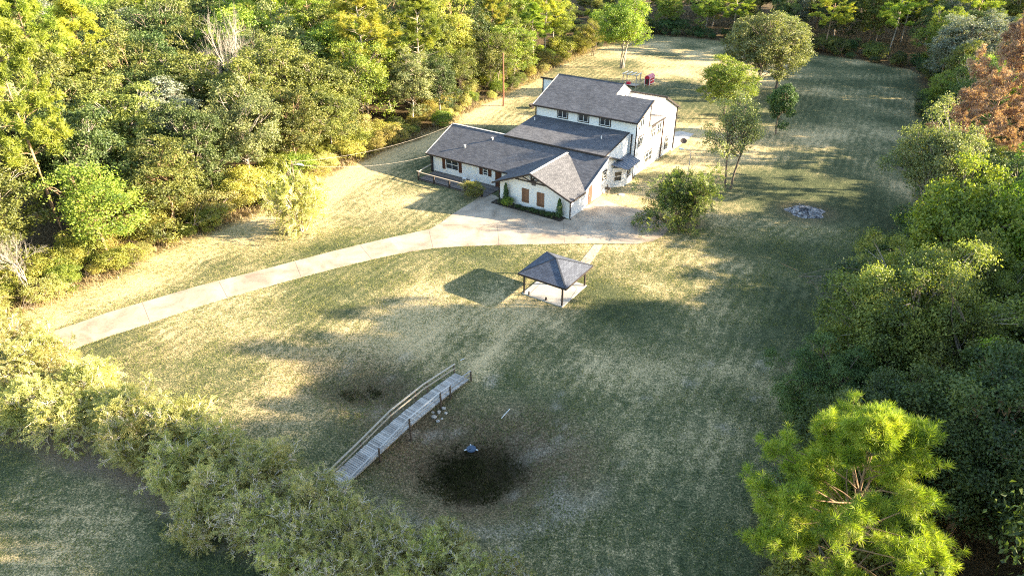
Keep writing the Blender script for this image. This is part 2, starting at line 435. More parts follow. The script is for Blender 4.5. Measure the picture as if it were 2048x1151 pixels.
for (u0, v0), (u1, v1) in [((285, 605.5), (300, 644)), ((590, 523), (602, 553)), ((720, 490), (743, 518)), ((858, 460), (866, 495)), ((995, 452), (998, 489)), ((1126, 441), (1129, 486)), ((438, 563), (455, 595))]:
    a, c = G(u0, v0), G(u1, v1); jb.beam((*a, .032), (*c, .032), .035, .006)
for (u0, v0), (u1, v1) in [((880, 449), (995, 452)), ((995, 452), (1137, 441)), ((1137, 441), (1300, 455))]:
    a, c = G(u0, v0), G(u1, v1); jb.beam((*a, .033), (*c, .033), .035, .006)
tag(jb.build('driveway_joint', M['joint']), kind='structure')
slab('path', [G(u, v) for u, v in [(1188, 489), (1206, 489), (1183, 524), (1150, 560), (1130, 560), (1160, 524)]], -.1, .02, M['concrete_pink'], kind='structure')

# ---------------------------------------------------------------- house
HX, HY = G(1139, 438)
HRZ = -math.atan2(.5537, .8327)
ca, sa = math.cos(HRZ), math.sin(HRZ)
def Hw(x, y, z=0.0):                                   # house frame -> place
    return (HX + x * ca - y * sa, HY + x * sa + y * ca, z)

def brickpaint():
    m, nt, b = mat('painted_brick')
    tc = N(nt, "ShaderNodeTexCoord"); O = tc.outputs['Object']
    sx = N(nt, "ShaderNodeSeparateXYZ"); nt.links.new(O, sx.inputs[0])
    cm = N(nt, "ShaderNodeCombineXYZ"); nt.links.new(math_(nt, 'ADD', sx.outputs[0], sx.outputs[1]), cm.inputs[0]); nt.links.new(sx.outputs[2], cm.inputs[1])
    br = N(nt, "ShaderNodeTexBrick"); br.inputs['Scale'].default_value = 1.0
    br.inputs['Brick Width'].default_value = .22; br.inputs['Row Height'].default_value = .075; br.inputs['Mortar Size'].default_value = .008
    br.inputs['Color1'].default_value = (.80, .79, .77, 1); br.inputs['Color2'].default_value = (.76, .75, .73, 1); br.inputs['Mortar'].default_value = (.73, .72, .71, 1)
    nt.links.new(cm.outputs[0], br.inputs[0])
    f = ramp(nt, [(.3, (.93, .93, .93)), (.7, (1, 1, 1))]); nt.links.new(noise(nt, .8, 5, .7, O), f.inputs[0])
    nt.links.new(mixc(nt, 1, br.outputs[0], f.outputs[0], 'MULTIPLY'), b.inputs['Base Color'])
    b.inputs['Roughness'].default_value = .65; bump(nt, b, br.outputs['Fac'], .4, -.01)
    return m
def siding():
    m, nt, b = mat('lap_siding')
    tc = N(nt, "ShaderNodeTexCoord"); O = tc.outputs['Object']
    sx = N(nt, "ShaderNodeSeparateXYZ"); nt.links.new(O, sx.inputs[0])
    w = math_(nt, 'FRACT', math_(nt, 'MULTIPLY', sx.outputs[2], 1 / .2))
    r = ramp(nt, [(.0, (.60, .60, .60)), (.10, (.79, .79, .78)), (1, (.81, .81, .80))]); nt.links.new(w, r.inputs[0])
    f = ramp(nt, [(.3, (.94, .94, .94)), (.7, (1, 1, 1))]); nt.links.new(noise(nt, 1.1, 5, .7, O), f.inputs[0])
    nt.links.new(mixc(nt, 1, r.outputs[0], f.outputs[0], 'MULTIPLY'), b.inputs['Base Color'])
    b.inputs['Roughness'].default_value = .55; bump(nt, b, w, .5, -.02)
    return m
def shingle(name, c1, c2):
    m, nt, b = mat(name)
    tc = N(nt, "ShaderNodeTexCoord"); O = tc.outputs['UV']
    br = N(nt, "ShaderNodeTexBrick"); br.inputs['Scale'].default_value = 1.0
    br.inputs['Brick Width'].default_value = .5; br.inputs['Row Height'].default_value = .17; br.inputs['Mortar Size'].default_value = .016
    br.inputs['Bias'].default_value = 0.0
    br.inputs['Color1'].default_value = (*c1, 1); br.inputs['Color2'].default_value = (*c2, 1)
    br.inputs['Mortar'].default_value = (*[x * .35 for x in c1], 1)
    nt.links.new(O, br.inputs[0])
    P = tc.outputs['Object']
    f = ramp(nt, [(.3, (.70, .70, .72)), (.7, (1.3, 1.28, 1.25))]); nt.links.new(noise(nt, 9, 5, .8, P), f.inputs[0])
    g = ramp(nt, [(.3, (.86, .86, .86)), (.7, (1.12, 1.12, 1.12))]); nt.links.new(noise(nt, .5, 4, .6, P), g.inputs[0])
    c = mixc(nt, 1, br.outputs[0], f.outputs[0], 'MULTIPLY'); c = mixc(nt, 1, c, g.outputs[0], 'MULTIPLY')
    nt.links.new(c, b.inputs['Base Color']); b.inputs['Roughness'].default_value = .9; b.inputs['Specular IOR Level'].default_value = .25
    bump(nt, b, br.outputs['Fac'], .6, -.02)
    return m
M['brick'] = brickpaint(); M['siding'] = siding()
M['shingle'] = shingle('roof_shingle', (.128, .130, .143), (.074, .076, .087))
M['shingle_dark'] = shingle('pavilion_shingle', (.105, .120, .155), (.065, .074, .100))
M['trim'] = plain('dark_trim', (.035, .028, .026), .5, .15)
M['brown'] = plain('brown_downpipe', (.10, .055, .04), .5, .15)
M['white_trim'] = plain('white_trim', (.75, .75, .73), .5, .05)
M['flashing'] = plain('pale_edge', (.48, .46, .43), .6, .1)
M['garage_white'] = plain('garage_white', (.76, .76, .75), .5, .04)
M['beige_roof'] = plain('beige_roof', (.34, .29, .25), .9, .15, 1.2)
M['metal_roof'] = plain('metal_awning', (.13, .15, .19), .45, .2, 2, spec=.5)
def glass():
    m, nt, b = mat('window_glass')
    b.inputs['Base Color'].default_value = (.03, .035, .04, 1); b.inputs['Roughness'].default_value = .08
    b.inputs['Specular IOR Level'].default_value = .8
    return m
M['glass'] = glass()
def wood(name, c1, c2, ax=(1, 1, 6)):
    m, nt, b = mat(name)
    tc = N(nt, "ShaderNodeTexCoord"); mp = N(nt, "ShaderNodeMapping"); mp.inputs['Scale'].default_value = ax
    nt.links.new(tc.outputs['Object'], mp.inputs[0])
    f = math_(nt, 'ADD', math_(nt, 'MULTIPLY', noise(nt, 3, 5, .7, mp.outputs[0], .8), .7), math_(nt, 'MULTIPLY', N(nt, "ShaderNodeNewGeometry").outputs['Random Per Island'], .35))
    r = ramp(nt, [(.3, c1), (.75, c2)]); nt.links.new(f, r.inputs[0]); nt.links.new(r.outputs[0], b.inputs['Base Color'])
    b.inputs['Roughness'].default_value = .85; b.inputs['Specular IOR Level'].default_value = .2
    bump(nt, b, f, .4, .01)
    return m
M['shutter'] = wood('shutter_wood', (.095, .05, .03), (.25, .135, .08), (8, 8, 1))
M['shutter_dark'] = wood('shutter_dark_wood', (.045, .018, .012), (.12, .05, .028), (8, 8, 1))
M['grey_wood'] = wood('weathered_wood', (.22, .20, .18), (.50, .47, .43), (2, 2, 2))
M['tan_wood'] = wood('tan_wood', (.24, .20, .15), (.43, .37, .29), (2, 2, 2))
M['post_wood'] = wood('post_wood', (.07, .05, .035), (.17, .12, .085), (2, 2, 1))
M['deck'] = wood('porch_boards', (.09, .075, .065), (.19, .165, .15), (1, 6, 1))

house = empty('house', (HX, HY, 0), HRZ)
tag(house, 'large white farmhouse with stacked grey shingle roofs at the end of the driveway', 'house')

def roofplane(mb, pts, th=.14, mi=0):
    """thin slab whose top is pts"""
    pts = [Vector(p) for p in pts]
    mb.prism([tuple(p - Vector((0, 0, th))) for p in pts], (0, 0, th), mi)
def roof_uv(o):
    """UV: x along the eave, y up the slope, in metres"""
    me = o.data; uv = me.uv_layers.new(name='uv')
    for p in me.polygons:
        n = p.normal
        if abs(n.z) > .999: a = Vector((1, 0, 0))
        else: a = Vector((0, 0, 1)).cross(n).normalized()
        b = n.cross(a)
        for li in p.loop_indices:
            c = me.vertices[me.loops[li].vertex_index].co
            uv.data[li].uv = (c.dot(a), c.dot(b))
# ---- walls
S1 = .406                                              # roof pitch of the low wings
def wz(y): return 2.70 + S1 * (y - 3.0)                # front slope of the long wing
XL = -24.55
wall = MB()
zt = wz(9.5) - .16
# long low wing (gable ends left and right)
prof = [(3.5, -.1), (3.5, wz(3.5) - .16), (9.5, zt), (15.5, wz(3.5) - .16), (15.5, -.1)]
wall.prism([(XL, y, z_) for y, z_ in prof], (-.30 - XL, 0, 0))
# garage block
gp = [(-10.45, -.1), (-10.45, 2.80), (-5.25, 4.88), (0, 2.76), (0, -.1)]
wall.prism([(x, 0, z_) for x, z_ in gp], (0, 4.2, 0))
wo = wall.build('wall', M['brick'], house); wo['label'] = 'painted white brick wall of the low wings'
# middle block under the low-pitched roof
w2 = MB()
w2.prism([(-15.55, y, z_) for y, z_ in [(9.3, 2.6), (9.3, 5.20), (17.02, 6.24), (17.02, 2.6)]], (15.2, 0, 0))
w2.build('wall', M['siding'], house)['label'] = 'white siding wall under the middle roof'
w3 = MB(); w3.box(-15.5, -.32, 15.4, 17.03, -.1, 2.7); 
w3.build('wall', M['brick'], house)
# tall main block
YR, ZE, SM = 24.0, 8.15, .3941
def mz(y): return ZE + SM * (y - 16.9)
w4 = MB()
w4.prism([(.5, y, z_) for y, z_ in [(17.0, -.1), (17.0, mz(17) - .13), (21.4, mz(21.4) - .13), (21.4, -.1)]], (-5.5, 0, 0))
w4.prism([(-5.0, y, z_) for y, z_ in [(17.003, -.1), (17.003, mz(17) - .13), (24, mz(24) - .13), (26.82, 9.28), (26.82, -.1)]], (-10.5, 0, 0))
w4.box(-5.003, .497, 21.403, 26.82, -.1, 6.28)
w4.build('wall', M['siding'], house)['label'] = 'tall white siding wall of the three storey block'
w5 = MB()
w5.prism([(.5, y, z_) for y, z_ in [(26.82, -.1), (26.82, 9.16), (32.0, 6.62), (32.0, -.1)]], (-20.8, 0, 0))
w5.build('wall', M['siding'], house)['label'] = 'white wall of the lean-to block at the back'
# ---- roofs
def roof(name, planes, m, label=None, th=.14):
    b = MB()
    for p in planes: roofplane(b, p, th)
    o = b.build(name, m, house); roof_uv(o)
    if label: o['label'] = label
    return o
XE = -25.4
ZR = wz(9.5)
roof('roof', [[(XE, 3.0, 2.7), (-11.1, 3.0, 2.7), (-5.32, 8.79, wz(8.79)), (.42, 3.02, 2.71), (.42, 9.5, ZR), (XE, 9.5, ZR)],
              [(XE, 9.5, ZR), (.2, 9.5, ZR), (.2, 16.1, 2.66), (XE, 16.1, 2.66)]], M['shingle'], 'grey shingle roof of the long low wing')
GE = 5.775
roof('roof', [[(-5.32, -.78, 5.05), (-5.32, 8.76, 5.052), (-11.1, 3.0, 2.703), (-11.1, -.78, 2.703)],
              [(-5.32, -.78, 5.05), (.46, -.78, 2.703), (.46, 3.0, 2.703), (-5.32, 8.76, 5.052)]], M['shingle'], 'front gable roof over the garage')
roof('roof', [[(-15.95, 9.15, 5.42), (-.12, 9.15, 5.42), (-.52, 16.98, 6.42), (-15.65, 16.98, 6.42)]], M['shingle'], 'low pitched grey middle roof below the upper windows')
roof('roof', [[(-15.85, 16.55, mz(16.55)), (.8, 16.55, mz(16.55)), (.8, 21.5, mz(21.5)), (-4.95, 21.5, mz(21.5)), (-4.95, 24, mz(24)), (-15.85, 24, mz(24))],
              [(-15.85, 24.0, mz(24)), (-4.95, 24.0, mz(24)), (-4.95, 26.78, 9.42), (-15.85, 26.78, 9.42)]], M['shingle'], 'highest grey shingle roof over the tall block')
roof('roof', [[(-20.7, 26.6, 9.33), (.8, 26.6, 9.33), (.8, 32.35, 6.55), (-20.7, 32.35, 6.55)]], M['shingle'], 'lean-to shingle roof at the back')
roof('roof', [[(-4.96, 21.42, 6.42), (1.0, 21.42, 6.42), (1.0, 26.80, 6.42), (-4.96, 26.80, 6.42)]], M['beige_roof'], 'flat beige roof in the notch of the tall block')
# ---- fascias, gutters and downpipes
fb = MB()
fb.box(XE, -11.2, 2.87, 2.995, 2.52, 2.71); fb.box(-15.95, -.12, 9.03, 9.147, 5.22, 5.43)
fb.box(-15.85, .8, 16.40, 16.545, mz(16.55) - .2, mz(16.55) + .02)
fb.box(.465, .58, -.80, 3.0, 2.50, 2.71)
fb.beam((-5.32, -.84, 4.99), (-11.15, -.84, 2.63), .1, .2); fb.beam((-5.32, -.84, 4.99), (.5, -.84, 2.63), .1, .2)
fb.beam((.86, 16.5, mz(16.5) - .08), (.86, 21.55, mz(21.55) - .08), .1, .2)
fb.beam((-.06, 9.1, 5.34), (-.46, 16.98, 6.34), .1, .18)
fb.box(-20.7, .8, 26.48, 26.597, 9.15, 9.42); fb.beam((.86, 26.5, 9.28), (.86, 32.4, 6.5), .1, .2)
fb.box(-15.85, -4.95, 23.93, 24.07, mz(24) - .02, mz(24) + .035)
fb.box(.95, 1.06, 21.45, 26.7, 6.25, 6.45); fb.box(-4.93, -4.82, 21.55, 24.0, 6.43, 6.5)
fb.box(.53, .60, 21.40, 21.56, 6.4, 9.7)
fb.build('fascia', M['trim'], house)
for a_, c_, w_, h_ in (((XE - .03, 3.0, 2.66), (XE - .03, 9.5, ZR - .03), .07, .17), ((XE, 9.5, ZR + .012), (-15.9, 9.5, ZR + .012), .28, .05), ((-5.32, -.75, 5.075), (-5.32, 8.5, 5.075), .30, .05),
                       ((-15.9, 16.6, mz(16.6) - .03), (-15.9, 24, mz(24) - .03), .06, .16), ((.46, 3.02, 2.68), (.46, 9.05, wz(9.05) - .04), .08, .16)):
    rk = MB(); rk.beam(a_, c_, w_, h_); rk.build('rake_trim', M['flashing'], house)
def downpipe(x, y, z1, m, x2=None, kick=(.25, -.1)):
    b = MB(); b.tube([(x, y, z1), (x, y, .15), (x + kick[0], y + kick[1], .05)], .09, 6); b.build('downpipe', m, house)
downpipe(.06, -.06, 2.65, M['trim']); downpipe(.58, 17.06, mz(17) - .2, M['trim']); downpipe(.0, 16.88, 6.25, M['trim'], kick=(.0, -.02))
downpipe(.60, 26.9, 6.3, M['brown']); downpipe(.6, 32.0, 6.6, M['trim']); downpipe(-24.6, 3.42, 2.6, M['trim']); downpipe(-15.58, 16.93, mz(17) - .2, M['trim'])
downpipe(-20.36, 26.75, 9.1, M['trim']); downpipe(-10.55, .02, 2.65, M['trim'])
# ---- windows
def win_front(x0, x1, y, z0, z1, cols=2, rows=1, outer='trim', inner='white_trim', ow=.14, parent=house, label=None):
    """window on a wall facing -y (the front)"""
    w = MB()
    if outer:
        w.box(x0, x1, y - .05, y - .005, z0, z0 + ow); w.box(x0, x1, y - .05, y - .005, z1 - ow, z1)
        w.box(x0, x0 + ow, y - .05, y - .005, z0 + ow, z1 - ow); w.box(x1 - ow, x1, y - .05, y - .005, z0 + ow, z1 - ow)
    else: ow = 0
    wn_ = w if outer else MB()
    o = None
    i = ow; t = .07
    a0, a1, c0, c1 = x0 + i, x1 - i, z0 + i, z1 - i
    fr = MB()
    fr.box(a0, a1, y - .065, y - .01, c0, c0 + t); fr.box(a0, a1, y - .065, y - .01, c1 - t, c1)
    fr.box(a0, a0 + t, y - .065, y - .01, c0 + t, c1 - t); fr.box(a1 - t, a1, y - .065, y - .01, c0 + t, c1 - t)
    for k in range(1, cols):
        xm = a0 + (a1 - a0) * k / cols; fr.box(xm - t / 2, xm + t / 2, y - .06, y - .012, c0 + t, c1 - t)
    for k in range(1, rows):
        zm = c0 + (c1 - c0) * k / rows
        for q in range(cols):
            xa = a0 + (a1 - a0) * q / cols + t / 2 + .03; xb = a0 + (a1 - a0) * (q + 1) / cols - t / 2 - .03
            fr.box(xa, xb, y - .058, y - .014, zm - t / 2, zm + t / 2)
    gl = MB(); gl.box(a0 + .02, a1 - .02, y - .03, y - .008, c0 + .02, c1 - .02)
    o = gl.build('window', M['glass'], parent)
    if label: o['label'] = label
    if outer: w.build('casing', M[outer], o)
    fr.build('frame', M[inner], o)
    return o
def win_side(x, y0, y1, z0, z1, **kw):
    """the same window turned to a wall facing +x"""
    kw.setdefault('ow', .19)
    o = win_front(y0, y1, 0, z0 - .06, z1 + .06, **kw)
    o.rotation_euler = (0, 0, math.pi / 2); o.location = (x, 0, 0)
    return o
for xc in (-11.07, -7.65, -4.24): win_front(xc - .92, xc + .92, 17.0, 6.58, 8.0)
win_side(.5, 18.0, 19.7, 6.75, 8.10); win_side(.5, 18.1, 19.85, 4.15, 5.55); win_side(.5, 20.9, 23.8, .70, 2.45, rows=2)
win_side(.5, 22.5, 24.3, 4.1, 5.75, rows=2); win_side(.5, 24.7, 26.3, 4.1, 5.75, rows=2, outer=None); win_side(.5, 28.5, 30.0, .85, 2.75, rows=2, cols=1)
win_side(-.3, 9.1, 10.4, 1.95, 3.15, rows=2, cols=1)
# left wing front wall (y = 3.5)
win_front(-22.2, -19.95, 3.5, .95, 2.42, cols=2, rows=2, outer=None)
win_front(-15.65, -14.85, 3.5, 1.35, 2.42, cols=1, rows=3, outer=None)
def shutter(x0, x1, y, z0, z1, m, label=None):
    b = MB(); n = 4; w = (x1 - x0) / n
    for k in range(n): b.box(x0 + k * w + .008, x0 + (k + 1) * w - .008, y - .05, y - .008, z0, z1)
    b.box(x0, x1, y - .075, y - .051, z0 + .18, z0 + .30); b.box(x0, x1, y - .075, y - .051, z1 - .30, z1 - .18)
    o = b.build('shutter', m, house)
    if label: o['label'] = label
for x0, x1 in ((-22.85, -22.3), (-19.9, -19.35), (-16.3, -15.72), (-14.8, -14.25)): shutter(x0, x1, 3.5, .75 if x0 < -19 else 1.3, 2.45, M['shutter_dark'])
shutter(-7.05, -5.98, 0, .68, 2.58, M['shutter'], 'left of the two reddish board shutters on the garage front')
shutter(-4.80, -3.70, 0, .64, 2.54, M['shutter'], 'right of the two reddish board shutters on the garage front')
b = MB(); b.box(-13.6, -12.6, 3.42, 3.49, .1, 2.3); b.build('door', M['shutter_dark'], house)
b = MB(); b.box(.006, .05, 5.95, 6.0, 0, 0.01); 
b = MB(); b.box(-.29, -.24, 5.3, 6.35, .05, 2.45); d_ = b.build('door', M['brown'], house); d_['label'] = 'narrow dark side door in the white brick wall'
b = MB(); b.box(-.24, -.20, 5.45, 5.5, 1.1, 1.2); b.build('handle', M['flashing'], d_)
b = MB()
for k in range(4): b.box(.004, .035, .55, 3.9, .06 + k * .53, .06 + k * .53 + .515)
b.build('garage_door', M['garage_white'], house)
# gable truss, vent and lamps on the garage front
b = MB()
b.beam((-5.25, -.70, 4.80), (-5.25, -.70, 4.05), .16, .16); b.beam((-7.6, -.70, 3.93), (-2.9, -.70, 3.93), .12, .16)
b.beam((-5.25, -.70, 4.0), (-6.6, -.70, 4.40), .1, .12); b.beam((-5.25, -.70, 4.0), (-3.9, -.70, 4.40), .1, .12)
b.box(-5.35, -5.15, -.7, -.02, 4.1, 4.25)
b.build('gable_truss', M['trim'], house)
b = MB(); b.box(-5.62, -5.0, -.06, -.005, 3.25, 3.95)
for k in range(6): b.box(-5.56, -5.06, -.08, -.061, 3.3 + k * .1, 3.35 + k * .1)
b.build('gable_vent', plain('vent_grey', (.12, .115, .12), .6), house)
# roof vents
for x, y in ((-20.3, 5.6), (-17.2, 8.0)):
    b = MB(); b.tube([(x, y, wz(y) - .05), (x, y, wz(y) + .32)], .09, 8); b.disc((x, y, wz(y) + .32), .16, .05, 8); b.build('roof_vent', M['white_trim'], house)
for x, y, zz in ((-14.7, 15.2, 6.15), (-3.0, 13.6, 5.95), (-3.9, 25.2, 6.4)):
    b = MB(); b.tube([(x, y, zz), (x, y, zz + .4)], .07, 8); b.build('roof_vent', M['white_trim'], house)
# high slanted opening in the side gable
b = MB(); b.prism([(-4.985, 24.6, 9.2), (-4.985, 25.9, 8.75), (-4.985, 25.9, 8.45), (-4.985, 24.6, 8.9)], (.03, 0, 0)); b.build('gable_opening', M['trim'], house)
# bay window with metal awning roof
b = MB()
b.prism([(-.3, 12.0, -.1), (.95, 13.4, -.1), (.95, 16.1, -.1), (.497, 17.0, -.1), (-.3, 17.0, -.1)], (0, 0, 2.85))
bay = b.build('bay', M['brick'], house); bay['label'] = 'white bay projecting beside the tall block'
b = MB()
rp = [(-.31, 11.6, 3.45), (-.31, 17.0, 3.45), (.49, 17.0, 3.16), (1.65, 17.0, 2.74), (1.65, 12.8, 2.74)]
roofplane(b, rp, .10)
import itertools
for k in range(9):
    y = 12.4 + k * .55; t0 = max(0.0, 0.0); xs = -.3; zs = 3.47
    if y < 12.8:
        xe = -.31 + (y - 11.6) / 1.2 * 1.96
    else: xe = 1.63
    b.beam((xs, y, 3.47), (xe, y, 3.47 - (xe + .31) / 1.96 * .71), .05, .06)
b.build('awning_roof', M['metal_roof'], bay)
ang = math.atan2(1.4, 1.25)
wo_ = win_front(.35, 1.5, 0, .85, 2.3, cols=1, rows=2, outer=None, parent=house)
wo_.rotation_euler = (0, 0, ang); wo_.location = (-.3, 12.0, 0)
win_side(.952, 14.2, 15.3, 1.1, 2.3, cols=1, rows=1, parent=house)
# back patio slab
slab('patio', [G(u, v) for u, v in [(1343, 302), (1388, 268), (1360, 262), (1335, 268), (1320, 290)]], -.1, .03, M['concrete_slab'], kind='structure')

# porch
px0, px1, py0, py1 = -24.2, -12.6, -.45, 3.49
b = MB()
nb = 26
for k in range(nb):
    y = py0 + (py1 - py0) * k / nb; b.box(px0, px1, y + .008, y + (py1 - py0) / nb - .008, .04, .13)
porch = b.build('porch_floor', M['deck'], house)
b = MB()
for x in (-24.1, -21.3, -18.6, -15.9, -13.1): b.box(x - .1, x + .1, py0 - .02, py0 + .18, .0, 1.12)
b.box(-24.72, -24.52, 3.1, 3.3, 0, 2.55)
b.build('porch_post', M['trim'], house)
b = MB()
b.beam((-24.35, py0 + .08, 1.27), (-23.2, py0 + .08, 1.17), .17, .07); b.beam((-23.2, py0 + .08, 1.17), (-13.0, py0 + .08, 1.15), .17, .07)
b.beam((-24.15, py0 + .12, 1.2), (-24.6, 3.2, 1.15), .12, .07)
b.build('porch_rail', M['tan_wood'], house)['label'] = 'pale wooden top rail around the porch'
b = MB()
b.beam((-24.1, py0 + .08, .2), (-13.1, py0 + .08, .2), .07, .1)
b.build('porch_kick_board', M['trim'], house)

# garden bed strip in front of the garage
gb = MB(); gb.box(-11.0, -.55, -1.35, -.02, -.05, .10)
o = gb.build('garden_bed', plain('soil', (.045, .035, .025), .95, .5, 8, bumpd=.05), loc=(HX, HY, 0), rz=HRZ)
tag(o, kind='structure')

# ---------------------------------------------------------------- pavilion
pav = empty('pavilion', Hw(7.1, -15.6), HRZ)
tag(pav, 'open square pavilion with dark hipped roof on four black posts over a concrete slab', 'pavilion')
b = MB(); b.box(-2.35, 2.35, -2.6, 2.4, -.12, .09); b.build('floor_slab', M['concrete_slab'], pav)
b = MB(); hx = [(-1.6, -2.45), (1.0, -2.45), (2.2, -.6), (1.9, 1.2), (.2, 2.25), (-1.9, 1.0)]
for i in range(6):
    p, q = hx[i], hx[(i + 1) % 6]; b.beam((*p, .092), (*q, .092), .035, .006)
b.build('slab_joint', M['joint'], pav)
for x, y in ((-2.2, -2.45), (2.2, -2.45), (2.2, 2.2), (-2.2, 2.2)):
    b = MB(); b.box(x - .07, x + .07, y - .07, y + .07, .09, 2.30)
    sx_, sy_ = (-1 if x > 0 else 1), (-1 if y > 0 else 1)
    b.beam((x, y, 1.85), (x + sx_ * .4, y, 2.25), .08, .08); b.beam((x, y, 1.85), (x, y + sy_ * .4, 2.25), .08, .08)
    b.build('post', M['trim'], pav)
b = MB(); e = 2.72; ez, az = 2.36, 3.62
ys, ye = -2.75, 2.75
ap = (0, 0, az)
cn = [(-e, ys, ez), (e, ys, ez), (e, ye, ez), (-e, ye, ez)]
rb = MB()
for i in range(4): rb.add([cn[i], cn[(i + 1) % 4], ap], [(0, 1, 2)])
low = [(x, y, z_ - .08) for x, y, z_ in cn] + [(0, 0, az - .10)]
for i in range(4): rb.add([low[(i + 1) % 4], low[i], low[4]], [(0, 1, 2)])
o = rb.build('roof', M['shingle_dark'], pav); roof_uv(o)
b = MB()
for i in range(4): b.beam((cn[i][0] * .995, cn[i][1] * .995, ez + .02), (0, 0, az + .02), .16, .025)
b.build('hip_cap', M['shingle_dark'], o)
b = MB()
t = .05
b.box(-e - t, e + t, ys - t, ys, ez - .20, ez + .0); b.box(-e - t, e + t, ye, ye + t, ez - .20, ez + .0)
b.box(-e - t, -e, ys, ye, ez - .2, ez); b.box(e, e + t, ys, ye, ez - .2, ez)
b.build('fascia', M['trim'], pav)
b = MB(); b.box(-1.05 - .6, -.93 - .6, -2.56, -2.44, .09, .45); b.build('outlet_post', M['trim'], pav)
b = MB(); b.box(.3, .46, -2.5, -2.38, .09, .42); b.build('outlet_post', M['trim'], pav)

# ---------------------------------------------------------------- footbridge
BP = Vector((-10.91, 32.8, 0)); BD = Vector((7.3, 10.7, 0)).normalized(); BN = Vector((-BD.y, BD.x, 0))
brz = math.atan2(BD.y, BD.x)
bridge = empty('footbridge', BP, brz)
tag(bridge, 'weathered wooden footbridge with double handrails crossing the dry pond', 'bridge')
def dz(t): return .17 + .36 * max(0.0, 1 - ((t - 6.8) / 6.2) ** 2)
W_ = 1.42
b = MB(); t = -1.2; rr = random.Random(3); k = 0
while t < 13.0:
    w = .135 + rr.random() * .01
    j = rr.uniform(-.03, .03)
    zz = dz(t + w / 2) + rr.uniform(-.006, .006)
    b.box(t, t + w, -.03 + j, W_ + .03 + j, zz - .035, zz + .005); t += w + rr.choice((.012, .016, .022, .03)); k += 1
b.build('deck_planks', M['grey_wood'], bridge)
for yy in (.08, W_ - .08):
    b = MB(); ts = [-1.2 + i * 1.42 for i in range(11)]
    for p, q in zip(ts[:-1], ts[1:]): b.beam((p, yy, dz(p) - .12), (q, yy, dz(q) - .12), .07, .16)
    b.build('stringer', M['grey_wood'], bridge)
def rail(side, knots, w, h, m):
    b = MB()
    for (t0, z0), (t1, z1) in zip(knots[:-1], knots[1:]): b.beam((t0, side, z0), (t1, side, z1), w, h)
    b.build('handrail', m, bridge)
RT = [(-1.0, .55), (2.3, .95), (5.6, 1.42), (9.2, 1.40), (10.4, 1.27), (13.15, 1.0)]
LT = [(-1.0, .62), (2.2, 1.05), (5.4, 1.55), (9.1, 1.53), (13.1, 1.05)]
rail(-.10, RT, .12, .045, M['grey_wood']); rail(W_ + .10, LT, .14, .05, M['tan_wood'])
rail(-.06, [(t, z_ - .42) for t, z_ in RT], .05, .11, M['grey_wood']); rail(W_ + .06, [(t, z_ - .42) for t, z_ in LT], .05, .11, M['tan_wood'])
def kz(t, K):
    for (t0, z0), (t1, z1) in zip(K[:-1], K[1:]):
        if t0 <= t <= t1: return z0 + (z1 - z0) * (t - t0) / (t1 - t0)
    return K[-1][1]
for t in (2.35, 5.6, 9.2, 10.4, 13.1):
    P_ = BP + BD * t + BN * (-.12); g = gz(P_.x, P_.y)
    b = MB(); b.tube([(t, -.14, g - .1), (t + .02, -.13, kz(t, RT) + (.02 if t > 3 else .1))], .075, 8); b.build('post', M['post_wood'], bridge)
for t in (-.6, 2.2, 5.4, 8.2, 9.6, 13.0):
    P_ = BP + BD * t + BN * (W_ + .12); g = gz(P_.x, P_.y)
    b = MB(); b.tube([(t, W_ + .13, g - .1), (t, W_ + .13, kz(t, LT) - .02)], .06, 8); b.build('post', M['post_wood'], bridge)

# ---------------------------------------------------------------- small things
def rock_mesh(seed, r):
    rr = random.Random(seed); n = 3
    vs = []; fs = []
    import bmesh
    bm = bmesh.new(); bmesh.ops.create_icosphere(bm, subdivisions=2, radius=r)
    for v in bm.verts: v.co *= 1 + rr.uniform(-.38, .38); v.co.z *= .65
    me = bpy.data.meshes.new('rock'); bm.to_mesh(me); bm.free()
    return me
M['rock'] = plain('pale_rock', (.42, .39, .35), .9, .3, 6)
M['rock_dark'] = plain('brown_rock', (.20, .16, .13), .9, .3, 6)
rp_ = [(868, 838, .26), (878, 831, .2), (888, 826, .22), (876, 845, .17), (893, 834, .16), (866, 830, .15), (884, 842, .14)]
names = ['largest pale rock at the foot of the bridge post', 'pale rock just behind the largest one under the bridge rail', 'pale rock farthest back in the pile by the bridge post', 'small pale rock in front of the pile by the bridge', 'pale rock at the right end of the pile by the bridge', 'pale rock at the left end of the pile by the bridge', 'smallest pale rock at the front right of the bridge pile']
for i, ((u, v, r), lb) in enumerate(zip(rp_, names)):
    x, y = G(u, v, -.6); me = rock_mesh(i, r * .75); me.materials.append(M['rock'])
    tag(link_mesh('rock', me, loc=(x, y, gz(x, y) + r * .25), rz=i), lb, 'rock', 'rocks at the foot of a bridge post')
# round blue-grey lid with floats lying in the basin
dx_, dy_ = G(943, 905, -1.35); g = gz(dx_, dy_)
o = empty('pond_aerator', (dx_, dy_, g)); tag(o, 'round blue grey disc lying in the dark bottom of the dry basin', 'pond aerator')
b = MB(); b.disc((0, 0, .22), .36, .07, 24); b.disc((0, 0, .291), .30, .02, 24); b.tube([(-.02, 0, .31), (-.14, -.12, .36)], .03, 6)
b.build('float_disc', plain('blue_grey', (.055, .085, .13), .4, .15, 4), o)
b = MB(); b.tube([(0, 0, 0), (0, 0, .22)], .12, 8); b.build('body', M['trim'], o)
for a in (100, 190, 350):
    b = MB(); c_, s_ = math.cos(R_(a)), math.sin(R_(a)); b.tube([(c_ * .34, s_ * .34, .24), (c_ * .52, s_ * .52, .2)], .05, 8); b.build('float', M['white_trim'], o)
